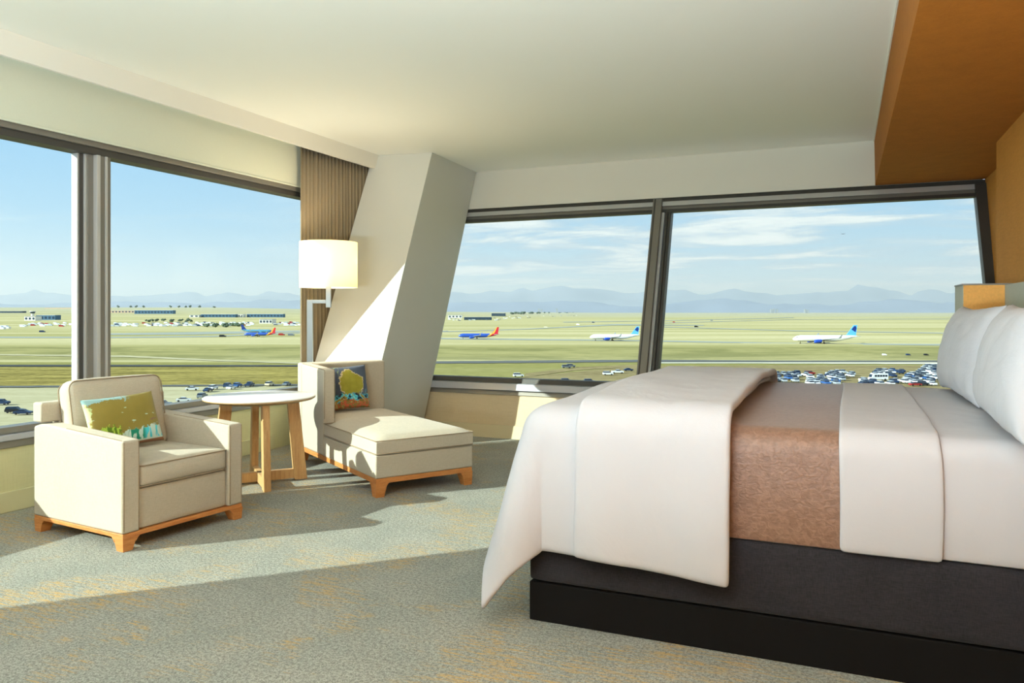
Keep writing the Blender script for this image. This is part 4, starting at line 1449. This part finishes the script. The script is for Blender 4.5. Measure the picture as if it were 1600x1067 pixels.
car_at(300, 611, 0.25, 'sedan', 'white', 'white sedan parked alone on the pale dirt beyond the left window')
car_at(287, 629, 0.3, 'sedan', 'white', 'white sedan half hidden above the left sill, nearer than the lone parked one')
car_at(253, 636, 0.1, 'pickup', 'grey', 'grey pickup peeping over the left window sill beside the armchair')
car_at(23, 647, 0.15, 'suv', 'black', 'black suv near the left sill at the far left of the photo')
car_at(36, 649, 0.15, 'sedan', 'dark blue', 'dark sedan beside the black suv behind the armchair')
car_at(2, 634, 0.0, 'suv', 'dark blue', 'dark blue suv cut off by the left edge of the photo')
CARS = []
for i, (px, py, k, c) in enumerate([(325, 613, 'sedan', 'dark blue'), (333, 609.5, 'suv', 'white'), (346, 608, 'sedan', 'silver'), (356, 606.5, 'suv', 'dark blue'), (361, 609, 'sedan', 'white'),
                                    (371, 606, 'suv', 'blue'), (380, 605.5, 'sedan', 'white'), (390, 605, 'pickup', 'dark blue'), (421, 604, 'suv', 'beige'), (413, 605, 'sedan', 'white'),
                                    (448, 603.5, 'sedan', 'grey'), (316, 623, 'suv', 'grey')]):
    l_, d_ = G(px, py)
    if any(abs(l_ - a) < 3.2 and abs(d_ - b) < 6.0 for a, b in CARS):
        continue
    CARS.append((l_, d_))
    car_at(px, py, 1.5 + 0.06 * math.sin(i * 3), k, c, c + ' ' + k + ' in the row showing just over the side table', 'cars parked beyond the side table')
car_at(810, 590, 0.2, 'suv', 'white', 'white suv alone on the grass above the right window sill')
for i, (px, py, c) in enumerate([(847, 599.5, 'grey'), (885, 599, 'dark blue'), (911, 601, 'black'), (921, 600, 'dark blue')]):
    car_at(px, py, 0.1, 'suv' if i % 2 else 'sedan', c, c + ' car roof just above the right sill left of the duvet', 'cars just above the right sill')
car_at(885, 576, 0.15, 'suv', 'grey', 'grey suv on the grass edge left of the white vehicles by the mullion')
car_at(892, 574.6, 0.15, 'suv', 'grey', 'grey suv directly behind the one at the grass edge')
car_at(950, 587, 0.1, 'suv', 'white', 'white suv nearest the duvet, leftmost of three by the mullion')
car_at(965, 584.5, 0.1, 'pickup', 'white', 'white pickup in the middle of the three vehicles by the mullion')
car_at(982, 580.5, 0.1, 'sedan', 'dark blue', 'dark blue sedan rightmost of the three vehicles by the mullion')

# the white minibus standing in the lot
bus = tag(empty('minibus'), 'white minibus with dark side windows standing among the parked cars', 'bus')
bm = bmesh.new()
prism(bm, [(-3.9, 0.5), (3.9, 0.5), (3.95, 1.2), (3.4, 1.5), (3.0, 2.75), (2.6, 2.95), (-3.9, 2.95)], 1, -1.15, 1.15)
obj('body', bm, M['car_white'], bus, mods=[bev(0.08, 2)])
for sgn in (-1, 1):
    for k in range(5):
        bm = boxbm(-3.4 + k * 1.15, -2.45 + k * 1.15, sgn * 1.15 - 0.03, sgn * 1.15 + 0.03, 1.65, 2.45)
        obj('side_window', bm, M['car_glass'], bus)
bm = bmesh.new()
hexa(bm, [(3.42, -1.0, 1.5), (3.5, -1.0, 1.5), (3.5, 1.0, 1.5), (3.42, 1.0, 1.5), (3.0, -1.0, 2.7), (3.1, -1.0, 2.7), (3.1, 1.0, 2.7), (3.0, 1.0, 2.7)])
obj('windshield', bm, M['car_glass'], bus)
for sx_ in (-1, 1):
    for sy_ in (-1, 1):
        bm = bmesh.new()
        cyl(bm, (sx_ * 2.5, sy_ * 0.9, 0.45), (sx_ * 2.5, sy_ * 1.17, 0.45), 0.45, n=14)
        obj('wheel', bm, M['tyre'], bus)
l, d = G(1372, 596)
bus.location = W(l, d) + Vector((0, 0, 0.3))
bus.rotation_euler = (0, 0, YAW + math.pi + 0.1)

rng = random.Random(21)
CARS += [G(1372 + j, 593 + k) for k in range(0, 6) for j in (-6, 0, 6)] + [G(1430, 604), G(1424, 604), G(1436, 604), G(1265, 586.5), G(1271, 586.5)]
def lot(cx0, cx1, y0, y1, rows, per, name, skip=0.1, slant=0.0, red=None):
    """rows of parked cars filling a patch given in photograph pixels"""
    for r in range(rows):
        f = r / max(1, rows - 1)
        py = y0 + (y1 - y0) * f
        for k in range(per):
            t = (k + 0.5) / per
            px = cx0 + (cx1 - cx0) * t + slant * (1 - f) + rng.uniform(-1, 1)
            if rng.random() < skip or (1352 < px < 1394 and 589 < py < 600):
                continue
            l_, d_ = G(px, py)
            if any(abs(l_ - a) < 2.3 and abs(d_ - b) < 5.6 for a, b in CARS):
                continue
            CARS.append((l_, d_))
            c = rng.choice(['white', 'white', 'silver', 'white', 'grey', 'dark blue', 'dark blue', 'black', 'blue', 'silver'])
            kd = rng.choice(['sedan', 'suv', 'suv', 'pickup'])
            car_at(px, py, rng.choice([math.pi / 2 + 0.05, -math.pi / 2 + 0.05]) + rng.uniform(-0.05, 0.05), kd, c,
                   c + ' ' + kd + ' parked in the ' + name, 'cars in the ' + name)
lot(1210, 1246, 587, 598, 4, 4, 'small cluster right of the duvet corner')
lot(1242, 1262, 585, 589, 2, 3, 'second cluster tip behind the brown blanket', 0.0)
car_at(1265, 586.5, 0.12, 'suv', 'red', 'red suv at the end of the row behind the brown blanket')
lot(1262, 1318, 592, 602, 4, 7, 'middle cluster behind the white sheet')
lot(1292, 1332, 584.5, 590, 3, 5, 'middle cluster far rows', 0.1, 4)
lot(1345, 1402, 597, 603, 3, 7, 'cluster around the minibus')
lot(1362, 1404, 582, 590, 4, 6, 'cluster behind the minibus', 0.1, 8)
lot(1408, 1460, 588, 603, 6, 7, 'cluster against the pillow', 0.08, 12)
lot(1432, 1462, 575, 586, 5, 4, 'cluster against the pillow, far rows', 0.05, 14)
car_at(1430, 604, 0.1, 'sedan', 'red', 'red sedan just over the sheet beside the pillow')

# far lots: lower-detail vehicles, each still its own object
FP = {}
FSP = []
def far_car(px, py, colour, group, big=1.0):
    key = colour
    l, d = G(px, py)
    if any(abs(l - a) < 2.8 * (big + e) and abs(d - b) < 1.6 * (big + e) for a, b, e in FSP):
        return
    FSP.append((l, d, big))
    if key not in FP:
        bm = bmesh.new()
        prism(bm, [(-2.3, 0.1), (2.3, 0.1), (2.3, 1.0), (1.3, 1.1), (0.8, 1.7), (-2.0, 1.7), (-2.3, 1.1)], 1, -0.95, 0.95)
        FP[key] = obj('parked_vehicle', bm, M['car_' + colour])
        o = FP[key]
    else:
        o = FP[key].copy()
        link(o)
    o.location = W(l, d) + Vector((0, 0, 0.3))
    o.rotation_euler = (0, 0, YAW + rng.uniform(-0.1, 0.1))
    o.scale = (big, big, big)
    return tag(o, colour + ' vehicle in the ' + group, 'car', group)
for i in range(220):
    px = rng.uniform(34, 470)
    if 126 < px < 175 or 400 < px < 430: continue
    far_car(px, 505.5 + rng.uniform(0, 5.5) - (px - 100) * 0.004, rng.choice(['white', 'white', 'white', 'silver', 'dark blue', 'white', 'white', 'silver', 'grey', 'white', 'red']), 'distant lot across the left windows', 1.7)
for i in range(70):
    px = rng.uniform(690, 905)
    far_car(px, 497 + rng.uniform(-3.5, 1.5) - max(0, px - 800) * 0.05 + (3 if px < 790 else 0), rng.choice(['white', 'silver', 'dark blue', 'grey', 'white']), 'distant lot beside the slanted column', 1.3)
for px, py in ((0, 515), (8, 514)):
    far_car(px, py, 'white', 'pair of vehicles at the left edge of the field', 3.0)
for i, (px, py) in enumerate([(66, 519.5), (348, 527), (440, 524.5), (455, 525), (853, 512.5), (903, 508), (927, 504.5), (1088, 511.5), (1053, 504), (1112, 501.5), (1246, 532), (1382, 556), (1419, 556), (1447, 556)]):
    far_car(px, py, ['dark blue', 'black', 'red', 'grey', 'beige', 'white'][i % 6], 'service vehicles scattered on the airfield', 0.6 if py > 530 else 1.4)

# ---- distant buildings
M['b_white'] = simple('building_white', srgb(226, 226, 220), 0.8)
M['b_blue'] = simple('building_blue', srgb(64, 104, 134), 0.7, var=0.15, scale=0.05)
M['b_tan'] = simple('building_tan', srgb(206, 178, 150), 0.8)
M['b_dark'] = simple('building_slate', srgb(56, 72, 84), 0.8)
M['b_glass'] = simple('building_windows', srgb(40, 62, 86), 0.3)
def building(x0, x1, yb, hpx, wallm, label, win=True, depth=30, roof=True):
    l0, d0 = G(x0, yb)
    l1, d1 = G(x1, yb)
    d = (d0 + d1) / 2
    l0, l1 = (x0 - 800) / FPX * d, (x1 - 800) / FPX * d
    h = hpx / FPX * d
    root = tag(empty('building', W((l0 + l1) / 2, d), YAW), label, 'building')
    w = (l1 - l0) / 2
    bm = boxbm(-w, w, 0, depth, -6, h * 0.94)
    obj('walls', bm, wallm, root)
    bm = boxbm(-w * 1.01, w * 1.01, -1, depth + 1, h * 0.94, h)
    obj('roof', bm, M['b_white'] if wallm != M['b_white'] else M['p_grey'], root)
    if win:
        n = max(2, int((x1 - x0) / 5))
        for k in range(n):
            a = -w + 2 * w * (k + 0.25) / n
            b = -w + 2 * w * (k + 0.75) / n
            obj('window', boxbm(a, b, -0.6, 0.2, h * 0.25, h * 0.7), M['b_glass'], root)
    return root
building(-30, 35, 489, 3, M['b_dark'], 'long low slate building at the far left below the mountains')
building(38, 55, 501, 7, M['b_white'], 'white terminal hall at the foot of the small tower in the leftmost window', True)
building(56.5, 86, 500, 8, M['b_blue'], 'blue-glazed hall right of the small tower in the leftmost window')
building(70, 126, 482.3, 1.5, M['b_tan'], 'thin tan building on the horizon left of the mullion', False)
building(112, 210, 489, 4, M['b_tan'], 'long pale pink warehouse behind the left mullion')
building(210, 270, 490.5, 6, M['b_blue'], 'blue warehouse on the plain right of the left mullion')
building(296, 310.5, 495.8, 4, M['b_white'], 'small white shed at the left end of the long blue halls')
building(314.5, 367.5, 495.8, 5, M['b_blue'], 'long blue hall left of the white connector building')
building(371.8, 379.5, 495.8, 5, M['b_white'], 'white connector building between the two long blue halls')
building(385.5, 442, 495.8, 5.5, M['b_blue'], 'long blue hall nearest the lamp')
building(405, 425, 505.6, 7, M['b_white'], 'white block behind the red-tailed airliner')
building(966, 1001, 486.7, 4.6, M['b_white'], 'large white hangar left of the right-hand mullion', False)
building(943, 964, 486.6, 3, M['b_dark'], 'low dark building beside the white hangar')
building(700, 722, 497, 5, M['b_white'], 'white building with flat roof beside the slanted column')
building(725, 768, 500, 5, M['b_dark'], 'slate building in front of the lots right of the slanted column')
building(768, 790, 494, 5, M['b_dark'], 'dark building with white roof right of the slanted column')
building(772, 792, 482.6, 3.5, M['b_white'], 'pale low building on the hill crest')
# tower
l, d = G(51, 500)
tw = tag(empty('control_tower', W(l, d), YAW), 'small white control tower in the leftmost window', 'tower')
hh = 14 / FPX * d
bm = bmesh.new()
cyl(bm, (0, 0, -3), (0, 0, hh * 0.75), 5, 4, 10)
obj('shaft', bm, M['b_white'], tw)
bm = bmesh.new()
cyl(bm, (0, 0, hh * 0.75), (0, 0, hh * 0.93), 6, 8, 10)
obj('cab', bm, M['b_glass'], tw)
bm = bmesh.new()
cyl(bm, (0, 0, hh * 0.93), (0, 0, hh), 8.5, 8, 10)
obj('roof', bm, M['b_white'], tw)
# skyline towers on the plain
for i, (px, hpx) in enumerate([(842, 5), (846, 4), (870, 5), (1205, 4), (1209, 5), (1214, 4), (1258, 4), (1262, 3)]):
    dd = 15000
    o = tag(obj('skyline_tower', boxbm(-16, 16, -16, 16, -10, hpx / FPX * dd + 25), M['p_grey']), 'faint grey tower of the distant city under the mountains', 'tower', 'distant city towers')
    o.location = W((px - 800) / FPX * dd, dd, -24.0)
    o.rotation_euler = (0, 0, YAW)

# ---- trees
M['leaf'] = simple('tree_foliage', srgb(76, 92, 72), 0.9, var=0.3, scale=0.3)
M['bark'] = simple('tree_bark', srgb(80, 66, 52), 0.9)
def tree_bm(seed):
    bm = bmesh.new()
    r = random.Random(seed)
    for k in range(6):
        a = r.uniform(0, 6.28)
        q = r.uniform(0, 2.2)
        res = bmesh.ops.create_icosphere(bm, subdivisions=1, radius=r.uniform(1.6, 2.6), matrix=Matrix.Translation((q * math.cos(a), q * math.sin(a), r.uniform(2.6, 5.4))))
        for v in res['verts']:
            v.co += Vector((r.uniform(-.25, .25), r.uniform(-.25, .25), r.uniform(-.2, .2)))
    return bm
TR = []
for sd in range(3):
    c = obj('tree', tree_bm(sd), M['leaf'])
    bm = bmesh.new()
    cyl(bm, (0, 0, -0.5), (0, 0, 3.2), 0.3, 0.18, 8)
    t = obj('trunk', bm, M['bark'], c)
    TR.append((c, t))
used = set()
SPOTS = []
def put_tree(px, py, s, group, label):
    l, d = G(px, py)
    if any(math.hypot(l - a, d - b) < 6.5 * (s + e) * 0.75 for a, b, e in SPOTS) or any(math.hypot(l - a, d - b) < 7 * (s + e) * 0.6 for a, b, e in FSP):
        return
    SPOTS.append((l, d, s))
    k = rng.randrange(3)
    c, t = TR[k]
    if k not in used:
        used.add(k)
        o = c
    else:
        o = c.copy(); link(o)
        q = t.copy(); link(q); q.parent = o
    o.location = W(l, d)
    s *= rng.uniform(0.8, 1.1)
    o.scale = (s * 1.3, s * 1.3, s)
    o.rotation_euler = (0, 0, rng.uniform(0, 6.28))
    tag(o, label, 'tree', group)
for i in range(44):
    t = rng.random()
    px = 316 + 64 * t
    put_tree(px, 512 - 3 * rng.random() + (0 if px < 360 else -1), 0.9, 'trees among the distant lots', 'dark green tree standing among the far lots left of the airliner')
for i in range(26):
    put_tree(rng.uniform(225, 300), 504 - rng.random() * 3, 1.0, 'tree line before the blue warehouse', 'dark tree in the line in front of the blue warehouse')
for i in range(26):
    put_tree(rng.uniform(705, 748), 482.5 - rng.random() * 0.8, 4.2, 'trees on the hill crest', 'dark tree on the hill crest right of the slanted column')
for i in range(40):
    px = rng.uniform(795, 905)
    put_tree(px, 492.0 - (px - 800) * 0.03 - rng.random() * 1.2, 2.4, 'scattered trees along the far lots', 'small dark tree along the far lots above the middle taxiways')
for i in range(20):
    px = rng.uniform(175, 340)
    put_tree(px, 481.0, 2.6, 'trees on the left horizon', 'tiny dark tree on the horizon line of the left window')

# ---- haze over the plain (real scattering air)
hz = bpy.data.materials.new('hazy_air')
hz.use_nodes = True
hz.node_tree.nodes.clear()
g = NT(hz.node_tree)
out = g.new('ShaderNodeOutputMaterial')
vs = g.new('ShaderNodeVolumeScatter')
vs.inputs['Color'].default_value = (0.72, 0.87, 1.0, 1)
vs.inputs['Density'].default_value = 4.0e-5
vs.inputs['Anisotropy'].default_value = 0.2
g.l.new(vs.outputs[0], out.inputs['Volume'])
bm = boxbm(-48000, 48000, 2600, 46000, -400, 1700)
air = obj('haze', bm, hz)
air.matrix_world = OUT
tag(air, 'pale blue haze lying over the distant plain and mountains', 'haze', None, 'stuff')
